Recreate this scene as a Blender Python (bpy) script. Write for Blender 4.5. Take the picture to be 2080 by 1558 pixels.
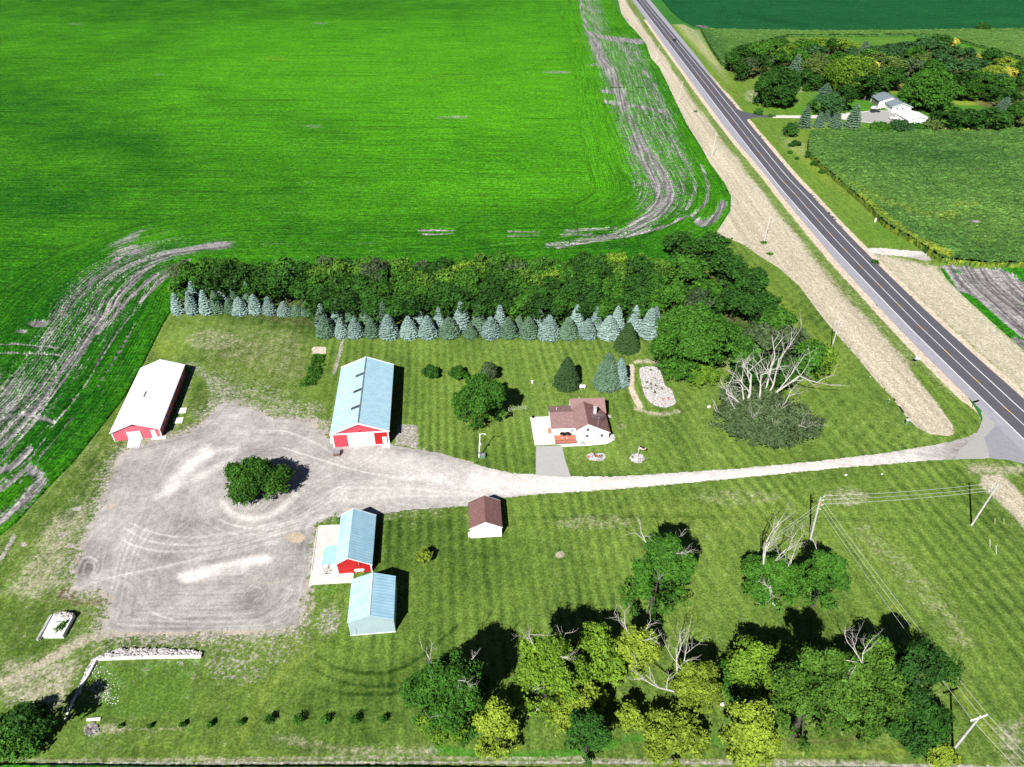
import bpy, math, random
import numpy as np
from mathutils import Vector, Matrix
for _o in list(bpy.data.objects): bpy.data.objects.remove(_o)
scene = bpy.context.scene
COL = scene.collection
R = math.radians
# ------------------------------------------------------------------ camera
PITCH = R(36.0); FPX = 1442.0; HC = 100.0
cam_d = bpy.data.cameras.new('camera'); cam = bpy.data.objects.new('camera', cam_d); COL.objects.link(cam)
cam.location = (0, 0, HC); cam.rotation_euler = (math.pi/2 - PITCH, 0, 0)
cam_d.sensor_width = 36.0; cam_d.lens = FPX/2080*36; cam_d.clip_start = 1; cam_d.clip_end = 20000
scene.camera = cam
# ------------------------------------------------------------------ light
SUN_AZ = 22.5; SUN_EL = 41.0          # azimuth the shadows point to, sun elevation
w = bpy.data.worlds.new('World'); scene.world = w; w.use_nodes = True
nt = w.node_tree; bg = nt.nodes['Background']
sky = nt.nodes.new('ShaderNodeTexSky'); sky.sky_type = 'NISHITA'; sky.sun_disc = False
sky.sun_elevation = R(SUN_EL); sky.sun_rotation = R(180+SUN_AZ); sky.dust_density = 0.1; sky.air_density = 0.35
nt.links.new(sky.outputs[0], bg.inputs[0]); bg.inputs[1].default_value = 0.05
sd = bpy.data.lights.new('sun', 'SUN'); so = bpy.data.objects.new('sun', sd); COL.objects.link(so)
sd.energy = 5.0; sd.angle = R(0.5); sd.color = (1.0, 0.98, 0.94)
so.rotation_euler = (R(90-SUN_EL), 0, R(-SUN_AZ)); so.location = (-60, -60, 150)
scene.view_settings.view_transform = 'Standard'; scene.view_settings.look = 'None'
scene.view_settings.exposure = 0.55; scene.view_settings.gamma = 1.0
scene.render.engine = 'CYCLES'
scene.cycles.max_bounces = 5; scene.cycles.diffuse_bounces = 1; scene.cycles.transparent_max_bounces = 4
# ------------------------------------------------------------------ survey helpers: photo pixel of a ground mark -> metres
cp, sp = math.cos(PITCH), math.sin(PITCH)
def G(u, v, z=0.0):
    du = (u-1040.0); dv = (v-779.0)
    d = (du, cp*FPX - sp*dv, -sp*FPX - cp*dv)
    t = (z-HC)/d[2]
    return Vector((d[0]*t, d[1]*t, z))
def Gn(a):
    a = np.asarray(a, float); du = a[:, 0]-1040; dv = a[:, 1]-779
    t = -HC/(-sp*FPX-cp*dv)
    return np.stack([du*t, (cp*FPX-sp*dv)*t], 1)
def UV(X, Y):                                   # metres -> survey coordinates
    zc = Y*cp + HC*sp; up = Y*sp - HC*cp
    return 1040+FPX*X/zc, 779-FPX*up/zc
def ppm(v): return cp*(v+269.0)/HC              # survey units per metre across, at ground row v
def spl(pts, n=6, closed=False):                # Catmull-Rom
    p = np.asarray(pts, float); N = len(p); out = []
    rng = range(N if closed else N-1)
    for i in rng:
        if closed: a, b, c, d = p[(i-1) % N], p[i], p[(i+1) % N], p[(i+2) % N]
        else: a, b, c, d = p[max(i-1, 0)], p[i], p[i+1], p[min(i+2, N-1)]
        for k in range(n):
            t = k/n
            out.append(.5*((2*b)+(c-a)*t+(2*a-5*b+4*c-d)*t*t+(3*b-a-3*c+d)*t**3))
    if not closed: out.append(p[-1])
    return np.array(out)
def hsh(xi, yi, s):
    h = (xi.astype(np.int64)*374761393 + yi.astype(np.int64)*668265263 + s*974634777) & 0xffffffff
    h = ((h ^ (h >> 13))*1274126177) & 0xffffffff
    h = h ^ (h >> 16)
    return (h & 0xffffff)/float(0xffffff)
def vn(x, y, s=0):
    xi = np.floor(x); yi = np.floor(y); fx = x-xi; fy = y-yi
    fx = fx*fx*(3-2*fx); fy = fy*fy*(3-2*fy)
    a = hsh(xi, yi, s); b = hsh(xi+1, yi, s); c = hsh(xi, yi+1, s); d = hsh(xi+1, yi+1, s)
    return (a*(1-fx)+b*fx)*(1-fy)+(c*(1-fx)+d*fx)*fy
def fbm(x, y, s=0, o=3):
    r = 0; a = .5; t = 0
    for i in range(o): r = r+a*vn(x*2**i, y*2**i, s+i*7); t += a; a *= .5
    return r/t
def segdist(X, Y, poly, closed=False):          # distance, along, signed side to a polyline
    p = np.asarray(poly, float); q = np.roll(p, -1, 0) if closed else p[1:]
    a = p if closed else p[:-1]
    best = np.full(X.shape, 1e18); al = np.zeros(X.shape); side = np.zeros(X.shape); acc = 0.0
    nx = np.zeros(X.shape); ny = np.zeros(X.shape)
    for (ax, ay), (bx, by) in zip(a, q):
        dx, dy = bx-ax, by-ay; L2 = dx*dx+dy*dy
        if L2 < 1e-12: continue
        L = math.sqrt(L2)
        t = np.clip(((X-ax)*dx+(Y-ay)*dy)/L2, 0, 1)
        cx = ax+t*dx; cy = ay+t*dy
        d2 = (X-cx)**2+(Y-cy)**2
        m = d2 < best
        best = np.where(m, d2, best); al = np.where(m, acc+t*L, al)
        side = np.where(m, np.sign(dx*(Y-ay)-dy*(X-ax)), side)
        nx = np.where(m, cx, nx); ny = np.where(m, cy, ny); acc += L
    return np.sqrt(best), al, side, nx, ny
def inpoly(X, Y, poly):
    r = np.zeros(X.shape, bool); p = np.asarray(poly, float); n = len(p); j = n-1
    for i in range(n):
        xi, yi = p[i]; xj, yj = p[j]
        if yi != yj:
            c = ((yi > Y) != (yj > Y)) & (X < (xj-xi)*(Y-yi)/(yj-yi)+xi)
            r ^= c
        j = i
    return r
# ------------------------------------------------------------------ materials
MATS = {}
def newmat(name):
    m = bpy.data.materials.new(name); m.use_nodes = True
    n = m.node_tree; b = n.nodes['Principled BSDF']
    b.inputs['Specular IOR Level'].default_value = 0.2
    MATS[name] = m
    return m, n, b
def nd(n, t, **k):
    x = n.nodes.new(t)
    for a, v in k.items(): setattr(x, a, v)
    return x
def mth(n, op, a, b=None, c=None, clamp=False):
    x = nd(n, 'ShaderNodeMath', operation=op, use_clamp=clamp)
    for i, s in enumerate((a, b, c)):
        if s is None: continue
        if isinstance(s, (int, float)): x.inputs[i].default_value = s
        else: n.links.new(s, x.inputs[i])
    return x.outputs[0]
def mix(n, f, a, b):
    x = nd(n, 'ShaderNodeMix', data_type='RGBA')
    if isinstance(f, (int, float)): x.inputs[0].default_value = f
    else: n.links.new(f, x.inputs[0])
    for i, s in ((6, a), (7, b)):
        if isinstance(s, tuple): x.inputs[i].default_value = (s[0], s[1], s[2], 1)
        else: n.links.new(s, x.inputs[i])
    return x.outputs[2]
def ramp(n, f, lo, hi):
    x = nd(n, 'ShaderNodeMapRange', interpolation_type='SMOOTHSTEP')
    n.links.new(f, x.inputs[0]); x.inputs[1].default_value = lo; x.inputs[2].default_value = hi
    return x.outputs[0]
def noise(n, vec, sc, det=3, rough=.55, loc=(0, 0, 0), scl=(1, 1, 1), rot=0):
    mp = nd(n, 'ShaderNodeMapping'); n.links.new(vec, mp.inputs[0]); mp.inputs['Location'].default_value = loc
    mp.inputs['Scale'].default_value = scl; mp.inputs['Rotation'].default_value = (0, 0, rot)
    x = nd(n, 'ShaderNodeTexNoise'); n.links.new(mp.outputs[0], x.inputs['Vector'])
    x.inputs['Scale'].default_value = sc; x.inputs['Detail'].default_value = det; x.inputs['Roughness'].default_value = rough
    return x.outputs[0]
def pos(n): return nd(n, 'ShaderNodeTexCoord').outputs['Object']
def attr(n, a): return nd(n, 'ShaderNodeAttribute', attribute_name=a).outputs['Fac']
def bump(n, b, h, dist, st=1.0):
    x = nd(n, 'ShaderNodeBump'); n.links.new(h, x.inputs['Height']); x.inputs['Distance'].default_value = dist
    x.inputs['Strength'].default_value = st; n.links.new(x.outputs[0], b.inputs['Normal'])
def M(name, c1, c2=None, sc=2.0, rough=.8, bmp=0.0, bsc=8.0, rib=None, ribd=.03, spec=.2, metal=0.0, ribc=0.0):
    """plain painted / mineral surface; rib=(axis, period) adds standing ribs or laps"""
    m, n, b = newmat(name); p = pos(n)
    c2 = c2 or tuple(x*.82 for x in c1)
    f = ramp(n, noise(n, p, sc, 4), .3, .7); col = mix(n, f, c1, c2)
    b.inputs['Roughness'].default_value = rough; b.inputs['Specular IOR Level'].default_value = spec
    b.inputs['Metallic'].default_value = metal
    if rib:
        s = nd(n, 'ShaderNodeSeparateXYZ'); n.links.new(p, s.inputs[0])
        t = mth(n, 'FRACT', mth(n, 'DIVIDE', s.outputs['XYZ'.index(rib[0])], rib[1]))
        h = ramp(n, mth(n, 'ABSOLUTE', mth(n, 'SUBTRACT', t, .5)), .25, .42)
        if ribc: col = mix(n, mth(n, 'MULTIPLY', h, ribc), col, tuple(x*.45 for x in c1))
        bump(n, b, h, ribd, .8)
    elif bmp: bump(n, b, noise(n, p, bsc, 3), bmp)
    n.links.new(col, b.inputs['Base Color'])
    return m
def grain(n, p, col, sc, k, loc=(3, 3, 3), scl=(1, 1, 1)):
    g = ramp(n, noise(n, p, sc, 1, .5, loc, scl), .34, .66)
    v = nd(n, 'ShaderNodeVectorMath', operation='SCALE'); n.links.new(col, v.inputs[0])
    n.links.new(mth(n, 'ADD', mth(n, 'MULTIPLY', g, 1.8*k), 1-k), v.inputs['Scale']); return v.outputs[0]
def grass_mat():
    m, n, b = newmat('grass_ground'); p = pos(n)
    big = noise(n, p, .05, 3); mid = noise(n, p, .45, 5, .72); fine = noise(n, p, 1.9, 5, .86); spk = noise(n, p, 1.5, 5, .8, loc=(9, 3, 0))
    def add(a, nz, k): return mth(n, 'ADD', a, mth(n, 'MULTIPLY', mth(n, 'SUBTRACT', nz, .5), k))
    t = add(add(add(attr(n, 'tint'), big, 1.3), mid, 1.7), fine, 3.0)
    t = mth(n, 'ADD', mth(n, 'MULTIPLY', t, .5), .5, clamp=True)
    col = mix(n, t, (.025, .066, .009), (.205, .312, .055))
    col = mix(n, ramp(n, add(attr(n, 'lush'), mid, 1.0), .15, 1.0), col, mix(n, fine, (.02, .12, .01), (.10, .33, .03)))
    col = mix(n, ramp(n, add(attr(n, 'yel'), mid, 1.0), .15, 1.0), col, mix(n, fine, (.13, .22, .02), (.36, .44, .06)))
    col = mix(n, mth(n, 'MULTIPLY', ramp(n, add(attr(n, 'brown'), spk, 1.2), .25, .95), .85), col, mix(n, fine, (.07, .045, .02), (.20, .14, .08)))
    st = add(add(attr(n, 'straw'), spk, 1.7), mid, .9)
    col = mix(n, ramp(n, st, .18, .88), col, mix(n, mth(n, 'ADD', mth(n, 'MULTIPLY', ramp(n, fine, .3, .7), .4), mth(n, 'MULTIPLY', mth(n, 'ADD', attr(n, 'tint'), .6), .5), clamp=True), (.33, .285, .20), (.66, .59, .455)))
    dt = add(add(attr(n, 'dirt'), spk, 2.2), mid, .8)
    col = mix(n, ramp(n, dt, .36, .76), col, mix(n, ramp(n, fine, .3, .7), (.17, .15, .12), (.62, .58, .52)))
    sa = add(attr(n, 'sand'), mid, .6)
    col = mix(n, ramp(n, sa, .3, .7), col, mix(n, mth(n, 'ADD', mth(n, 'MULTIPLY', mid, .5), mth(n, 'MULTIPLY', fine, .5)), (.46, .36, .26), (.84, .72, .58)))
    col = grain(n, p, col, 3.1, .24); col = grain(n, p, col, 1.1, .10, (8, 1, 2), (1, .5, 1))
    n.links.new(col, b.inputs['Base Color']); b.inputs['Roughness'].default_value = .95
    b.inputs['Specular IOR Level'].default_value = .05
    bump(n, b, mth(n, 'ADD', fine, mid), .14, .9)
    return m
def gravel_mat():
    m, n, b = newmat('gravel'); p = pos(n)
    mid = noise(n, p, .35, 4); fine = noise(n, p, 4.5, 3, .75); spk = noise(n, p, 1.5, 5, .8, loc=(5, 1, 0))
    t = mth(n, 'ADD', attr(n, 'light'), mth(n, 'MULTIPLY', mth(n, 'SUBTRACT', mid, .5), .9))
    t = mth(n, 'ADD', t, mth(n, 'MULTIPLY', mth(n, 'SUBTRACT', fine, .5), .9))
    t = mth(n, 'ADD', mth(n, 'MULTIPLY', t, .5), .5, clamp=True)
    col = mix(n, t, (.16, .147, .137), (.72, .68, .64))
    dk = mth(n, 'ADD', attr(n, 'clod'), mth(n, 'MULTIPLY', mth(n, 'SUBTRACT', spk, .5), 2.0))
    col = mix(n, mth(n, 'MULTIPLY', ramp(n, dk, .62, .8), .75), col, (.12, .10, .075))
    col = mix(n, ramp(n, mth(n, 'ADD', attr(n, 'tan'), mth(n, 'MULTIPLY', mth(n, 'SUBTRACT', mid, .5), .5)), .3, .8), col, (.52, .42, .30))
    gr = mth(n, 'ADD', attr(n, 'green'), mth(n, 'MULTIPLY', mth(n, 'SUBTRACT', spk, .5), 1.6))
    col = mix(n, ramp(n, gr, .5, .7), col, (.07, .13, .03))
    col = grain(n, p, col, 3.6, .13); col = grain(n, p, col, 1.2, .10, (8, 1, 2))
    n.links.new(col, b.inputs['Base Color']); b.inputs['Roughness'].default_value = .95; b.inputs['Specular IOR Level'].default_value = .05
    bump(n, b, fine, .05, .6)
    return m
def crop_mat(name, green, green2, dark, lines=.35, soilc=((.19, .175, .18), (.50, .465, .455)), hz=1.0):
    """row crop: attributes s (across rows), t (along), soil, tint, yel"""
    m, n, b = newmat(name); p = pos(n)
    s = attr(n, 's'); t = attr(n, 't'); c = nd(n, 'ShaderNodeCombineXYZ')
    n.links.new(s, c.inputs[0]); n.links.new(t, c.inputs[1]); st = c.outputs[0]
    row = mth(n, 'SINE', mth(n, 'MULTIPLY', s, 2*math.pi/.76))
    big = noise(n, p, .018, 3); mid = noise(n, p, .09, 3, loc=(3, 9, 0))
    strk = noise(n, st, 1.0, 3, .7, scl=(1, .06, 1)); fine = noise(n, p, 1.15*hz, 5, .88); lin2 = noise(n, st, 1.5, 3, .8, scl=(1, .03, 1), loc=(1, 2, 0))
    lin = noise(n, st, .42, 3, .75, scl=(1, .012, 1), loc=(7, 0, 0))
    f = mth(n, 'ADD', attr(n, 'tint'), mth(n, 'MULTIPLY', mth(n, 'SUBTRACT', big, .5), 1.4))
    f = mth(n, 'ADD', f, mth(n, 'MULTIPLY', mth(n, 'SUBTRACT', mid, .5), 1.2)); f = mth(n, 'ADD', f, mth(n, 'MULTIPLY', mth(n, 'SUBTRACT', fine, .5), 3.4)); f = mth(n, 'ADD', f, mth(n, 'MULTIPLY', mth(n, 'SUBTRACT', lin2, .5), 2.4))
    f = mth(n, 'ADD', mth(n, 'MULTIPLY', f, .5), .5, clamp=True)
    col = mix(n, f, green, green2)
    col = mix(n, ramp(n, mth(n, 'ADD', attr(n, 'yel'), mth(n, 'MULTIPLY', mth(n, 'SUBTRACT', fine, .5), .8)), .3, .8), col, (.42, .46, .03))
    d = mth(n, 'MULTIPLY', ramp(n, lin, .52, .66), lines)
    d2 = mth(n, 'MULTIPLY', mth(n, 'ADD', mth(n, 'MULTIPLY', row, .30), ramp(n, noise(n, p, 1.3*hz, 5, .85, loc=(4, 4, 1)), .46, .62)), .62, clamp=True)
    col = mix(n, mth(n, 'MAXIMUM', d, d2), col, dark)
    so = mth(n, 'ADD', attr(n, 'soil'), mth(n, 'MULTIPLY', mth(n, 'SUBTRACT', strk, .5), 1.3))
    so = mth(n, 'ADD', so, mth(n, 'MULTIPLY', mth(n, 'SUBTRACT', fine, .5), 2.0))
    so = mth(n, 'ADD', so, mth(n, 'MULTIPLY', row, .18))
    trk = noise(n, st, .9, 2, .5, scl=(1, .03, 1), loc=(2, 5, 0))
    sc = mix(n, ramp(n, trk, .35, .65), soilc[0], soilc[1])
    col = mix(n, ramp(n, so, .40, .60), col, mix(n, ramp(n, fine, .3, .7), mix(n, .45, sc, (.05, .045, .05)), sc))
    col = grain(n, p, col, 2.3, .30, (1, 1, 1)); col = grain(n, p, col, .8, .20, (8, 1, 2), (.6, 1, 1)); col = grain(n, st, col, .9, .16, (2, 2, 0), (1, .04, 1))
    n.links.new(col, b.inputs['Base Color']); b.inputs['Roughness'].default_value = .9; b.inputs['Specular IOR Level'].default_value = .06
    bump(n, b, mth(n, 'ADD', fine, mth(n, 'MULTIPLY', row, .15)), .35, .7)
    return m
def leaf_mat(name, c1, c2, bark=False):
    m, n, b = newmat(name); p = pos(n)
    oi = nd(n, 'ShaderNodeObjectInfo').outputs['Random']
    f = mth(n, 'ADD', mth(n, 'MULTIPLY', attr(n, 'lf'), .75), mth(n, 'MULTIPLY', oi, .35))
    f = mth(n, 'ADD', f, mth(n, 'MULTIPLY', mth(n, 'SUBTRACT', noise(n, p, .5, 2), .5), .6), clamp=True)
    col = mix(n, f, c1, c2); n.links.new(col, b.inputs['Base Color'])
    b.inputs['Roughness'].default_value = .65; b.inputs['Specular IOR Level'].default_value = .15
    tr = nd(n, 'ShaderNodeBsdfTranslucent'); n.links.new(mix(n, .25, col, (.4, .6, .05)), tr.inputs[0])
    mx = nd(n, 'ShaderNodeMixShader'); mx.inputs[0].default_value = .05
    n.links.new(b.outputs[0], mx.inputs[1]); n.links.new(tr.outputs[0], mx.inputs[2])
    n.links.new(mx.outputs[0], n.nodes['Material Output'].inputs[0])
    return m
GRASS = grass_mat(); GRAVEL = gravel_mat()
BEAN = crop_mat('bean_rows', (.010, .105, .006), (.105, .42, .010), (.004, .035, .003), .55)
BEANFAR = crop_mat('far_bean_rows', (.008, .085, .026), (.018, .14, .038), (.004, .04, .012), .25)
CORN = crop_mat('corn_rows', (.035, .115, .026), (.15, .29, .055), (.008, .035, .010), .15, hz=.45)
BARESOIL = crop_mat('tilled_soil_rows', (.02, .20, .008), (.05, .30, .01), (.004, .05, .004), .3)
L_MIDB = leaf_mat('leaves_sunlit', (.008, .036, .005), (.155, .33, .035))  # mid green with sunlit highlights painted into the lighter tone
L_DARK = leaf_mat('leaves_dark', (.006, .026, .005), (.048, .150, .018))
L_MID = leaf_mat('leaves_mid', (.007, .032, .005), (.085, .245, .022))
L_LIGHT = leaf_mat('leaves_light', (.014, .050, .005), (.25, .43, .035))
L_YEL = leaf_mat('leaves_yellow_green', (.03, .07, .007), (.34, .46, .045))
L_GOLD = leaf_mat('leaves_gold', (.30, .30, .03), (.85, .75, .12))
L_BLUE = leaf_mat('leaves_blue_green', (.012, .045, .016), (.065, .17, .045))
L_GREY = leaf_mat('leaves_grey_green', (.010, .028, .009), (.125, .19, .075))
L_OLIVE = leaf_mat('leaves_olive', (.025, .055, .012), (.14, .22, .045))
L_SPB = leaf_mat('needles_blue', (.028, .07, .055), (.37, .52, .47))
L_SPG = leaf_mat('needles_green', (.015, .04, .02), (.17, .29, .18))
L_SPD = leaf_mat('needles_dark', (.012, .035, .014), (.06, .12, .035))
BARK = M('bark', (.11, .095, .08), (.06, .052, .045), 3)
DEADW = M('dead_wood', (.62, .58, .53), (.42, .39, .36), 3)
WHITE = M('white_paint', (.86, .86, .85), (.80, .80, .79), 1.2, .55)
SIDING = M('white_lap_siding', (.86, .86, .85), (.82, .82, .81), 1, .6, rib=('Z', .2), ribd=.012)
RED = M('red_metal_siding', (.50, .018, .022), (.42, .015, .02), .5, .45, rib=('X', .3), ribd=.025)
REDF = M('faded_red_siding', (.58, .075, .10), (.50, .06, .085), .5, .55, rib=('X', .3), ribd=.02)
REDP = M('pink_faded_siding', (.62, .13, .17), (.56, .11, .15), .5, .6, rib=('X', .3), ribd=.02)
BLUER = M('blue_metal_roof', (.52, .77, .87), (.42, .67, .80), .8, .42, rib=('Y', .75), ribd=.02, ribc=.13, spec=.5)
BLUEG = M('galvanised_blue_roof', (.42, .66, .79), (.34, .57, .71), .7, .40, rib=('Y', .6), ribd=.015, ribc=.06, spec=.5)
BLUEW = M('pale_blue_siding', (.40, .51, .55), (.36, .46, .51), .5, .5, rib=('X', .3), ribd=.015, ribc=.12)
WHITER = M('white_metal_roof', (.94, .94, .94), (.91, .91, .91), .7, .5, rib=('Y', .9), ribd=.012, spec=.3)
SHING = M('brown_shingles', (.26, .135, .125), (.16, .085, .082), 3.2, .9, bmp=.03, bsc=9)
SHINGH = M('rosy_shingles', (.33, .20, .19), (.25, .15, .145), 2.2, .9, rib=('Y', .35), ribd=.01)
SLATE = M('grey_shingles', (.22, .27, .30), (.17, .21, .24), 2, .8)
CONC = M('concrete', (.74, .70, .65), (.62, .58, .54), .6, .9, bmp=.01)
CONCW = M('bright_concrete', (.84, .82, .79), (.76, .74, .71), .5, .9)
CONCG = M('worn_concrete', (.55, .53, .51), (.43, .41, .39), .8, .9)
BRICKD = M('red_deck', (.60, .20, .13), (.50, .155, .10), 2.5, .8, rib=('X', .25), ribd=.01)
GLASS = M('window_glass', (.03, .04, .05), (.05, .06, .08), 2, .08, spec=.6)
GLASSB = M('shaded_window', (.10, .16, .38), (.08, .13, .30), 2, .15, spec=.6)
SKYL = M('skylight_panel', (.05, .055, .065), (.09, .10, .11), 4, .3)
BLACK = M('black_plastic', (.012, .012, .014), None, 4, .5)
GREYM = M('grey_metal', (.38, .39, .41), (.30, .31, .33), 3, .4, metal=.3)
POLEM = M('weathered_pole', (.55, .54, .54), (.42, .41, .41), 2, .85)
WIREM = M('wire_metal', (.75, .76, .74), None, 2, .4)
STONE = M('pale_stone', (.70, .66, .64), (.30, .28, .27), 2.5, .9)
STONEW = M('white_stone', (.85, .83, .80), (.50, .49, .45), 3, .9)
TIMBER = M('dark_timber', (.10, .09, .085), (.30, .29, .28), 2, .9)
BROWNB = M('brown_box_paint', (.20, .11, .09), (.15, .085, .07), 3, .8)
ASH = M('ash', (.12, .11, .11), (.35, .33, .32), 2, .95)
PAINTW = M('road_paint_white', (.85, .86, .86), (.75, .76, .76), 1.5, .6)
PAINTY = M('road_paint_yellow', (.78, .52, .13), (.85, .66, .30), .8, .6)
GREENB = M('green_box_paint', (.16, .30, .20), (.10, .2, .13), 3, .6)
SIGNB = M('pale_blue_panel', (.55, .65, .72), (.48, .58, .66), 3, .5)
REDFL = M('red_flowers', (.65, .07, .04), (.4, .05, .03), 6, .8)
CARD = M('dark_car_paint', (.03, .035, .05), None, 2, .25, spec=.6)
CARW = M('white_car_paint', (.85, .85, .84), None, 2, .3, spec=.5)
FLAGD = M('dark_flag_cloth', (.015, .015, .03), None, 2, .8)
FLAGW = M('white_flag_cloth', (.85, .85, .85), None, 2, .8)
FLAGR = M('red_flag_cloth', (.5, .03, .04), None, 2, .8)
def asphalt_mat(name, c1, c2, sc=.8):
    m, n, b = newmat(name); p = pos(n)
    s = noise(n, p, sc, 4, .7); f2 = noise(n, p, 6, 2, .8)
    col = mix(n, s, c1, c2); col = mix(n, mth(n, 'MULTIPLY', f2, .3), col, tuple(x*.6 for x in c1))
    n.links.new(col, b.inputs['Base Color']); b.inputs['Roughness'].default_value = .85
    return m
ASPH = asphalt_mat('new_asphalt', (.085, .082, .098), (.145, .14, .16))
ASPHG = asphalt_mat('grey_shoulder', (.27, .265, .30), (.47, .46, .50), .5)
ASPHO = asphalt_mat('old_asphalt', (.23, .23, .26), (.40, .395, .43), .7)
TARD = asphalt_mat('grey_drive', (.40, .39, .38), (.53, .52, .50), .9)
GRVL2 = asphalt_mat('grey_gravel_pad', (.33, .325, .31), (.50, .48, .46), 1.5)
WOODC = M('worn_turf_soil', (.42, .33, .19), (.34, .28, .15), 2, .95)
# ------------------------------------------------------------------ mesh helpers
def tag(o, label=None, cat=None, group=None, kind=None):
    if label: o['label'] = label
    if cat: o['category'] = cat
    if group: o['group'] = group
    if kind: o['kind'] = kind
    return o
def npmesh(name, V, F, mat, parent=None, attrs=None, smooth=False, dom='POINT'):
    V = np.asarray(V, np.float32); F = np.asarray(F, np.int32)
    me = bpy.data.meshes.new(name); me.vertices.add(len(V)); me.vertices.foreach_set('co', V.ravel())
    k = F.shape[1]; me.loops.add(F.size); me.loops.foreach_set('vertex_index', F.ravel())
    me.polygons.add(len(F)); me.polygons.foreach_set('loop_start', np.arange(0, F.size, k, dtype=np.int32))
    me.update(calc_edges=True)
    for a, v in (attrs or {}).items():
        at = me.attributes.new(a, 'FLOAT', dom); at.data.foreach_set('value', np.asarray(v, np.float32))
    if smooth: me.polygons.foreach_set('use_smooth', np.ones(len(F), bool))
    me.materials.append(mat); me.update()
    o = bpy.data.objects.new(name, me); COL.objects.link(o)
    if parent: o.parent = parent
    return o
class MB:
    def __init__(s): s.v = []; s.f = []
    def add(s, vs, fs):
        b = len(s.v); s.v += [tuple(x) for x in vs]; s.f += [tuple(i+b for i in f) for f in fs]; return s
    def box(s, x0, x1, y0, y1, z0, z1):
        return s.add([(x0, y0, z0), (x1, y0, z0), (x1, y1, z0), (x0, y1, z0), (x0, y0, z1), (x1, y0, z1), (x1, y1, z1), (x0, y1, z1)],
                     [(3, 2, 1, 0), (4, 5, 6, 7), (0, 1, 5, 4), (1, 2, 6, 5), (2, 3, 7, 6), (3, 0, 4, 7)])
    def prism(s, poly, z0, z1):
        n = len(poly); return s.add([(p[0], p[1], z0) for p in poly]+[(p[0], p[1], z1) for p in poly],
                                    [tuple(range(n-1, -1, -1)), tuple(range(n, 2*n))]+[(i, (i+1) % n, n+(i+1) % n, n+i) for i in range(n)])
    def slab(s, q, th=.1):                        # quad with thickness downward
        n = len(q); return s.add([tuple(p) for p in q]+[(p[0], p[1], p[2]-th) for p in q],
                                 [tuple(range(n)), tuple(range(2*n-1, n-1, -1))]+[((i+1) % n, i, n+i, n+(i+1) % n) for i in range(n)])
    def tube(s, pts, rs, n=6, cap=True):
        pts = [Vector(p) for p in pts]; rs = rs if isinstance(rs, (list, tuple)) else [rs]*len(pts); b = len(s.v)
        for i, p in enumerate(pts):
            d = (pts[min(i+1, len(pts)-1)]-pts[max(i-1, 0)]).normalized()
            a = d.orthogonal().normalized(); c = d.cross(a)
            for k in range(n):
                t = 2*math.pi*k/n; s.v.append(tuple(p+(a*math.cos(t)+c*math.sin(t))*rs[i]))
        for i in range(len(pts)-1):
            for k in range(n):
                s.f.append((b+i*n+k, b+i*n+(k+1) % n, b+(i+1)*n+(k+1) % n, b+(i+1)*n+k))
        if cap: s.f.append(tuple(b+k for k in range(n-1, -1, -1))); s.f.append(tuple(b+(len(pts)-1)*n+k for k in range(n)))
        return s
    def ell(s, c, r, seg=10, ring=6, jit=0.0, rng=None, top=-1.0):
        b = len(s.v)
        for i in range(ring+1):
            th = math.pi*i/ring
            for k in range(seg):
                ph = 2*math.pi*k/seg; j = 1+(rng.uniform(-jit, jit) if rng else 0)
                z = math.cos(th)
                s.v.append((c[0]+r[0]*j*math.sin(th)*math.cos(ph), c[1]+r[1]*j*math.sin(th)*math.sin(ph), c[2]+r[2]*j*max(z, top)))
        for i in range(ring):
            for k in range(seg): s.f.append((b+i*seg+k, b+(i+1)*seg+k, b+(i+1)*seg+(k+1) % seg, b+i*seg+(k+1) % seg))
        return s
    def build(s, name, mat, parent=None, smooth=False, loc=None):
        me = bpy.data.meshes.new(name); me.from_pydata([tuple(v) for v in s.v], [], s.f); me.update()
        if smooth: me.polygons.foreach_set('use_smooth', np.ones(len(me.polygons), bool))
        me.materials.append(mat); o = bpy.data.objects.new(name, me); COL.objects.link(o)
        if parent: o.parent = parent
        if loc: o.location = loc
        return o
def empty(name, loc, rz=0.0, label=None, cat=None, group=None):
    o = bpy.data.objects.new(name, None); COL.objects.link(o); o.location = loc; o.rotation_euler = (0, 0, rz)
    o.empty_display_size = .5
    return tag(o, label, cat, group)
def copy_tree(root, loc, rz=0.0, sc=None, label=None, mat=None):
    r = root.copy(); COL.objects.link(r); r.location = loc; r.rotation_euler = (0, 0, rz)
    if sc: r.scale = sc
    if label: r['label'] = label
    for ch in list(KIDS.get(root.name, [])):
        c = ch.copy(); COL.objects.link(c); c.parent = r
        if mat and c.name.startswith('crown'):
            c.material_slots[0].link = 'OBJECT'; c.material_slots[0].material = mat
    return r
KIDS = {}
ORD = ('first second third fourth fifth sixth seventh eighth ninth tenth eleventh twelfth thirteenth fourteenth fifteenth sixteenth '
       'seventeenth eighteenth nineteenth twentieth twenty-first twenty-second twenty-third twenty-fourth twenty-fifth twenty-sixth '
       'twenty-seventh twenty-eighth twenty-ninth thirtieth').split()
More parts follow.
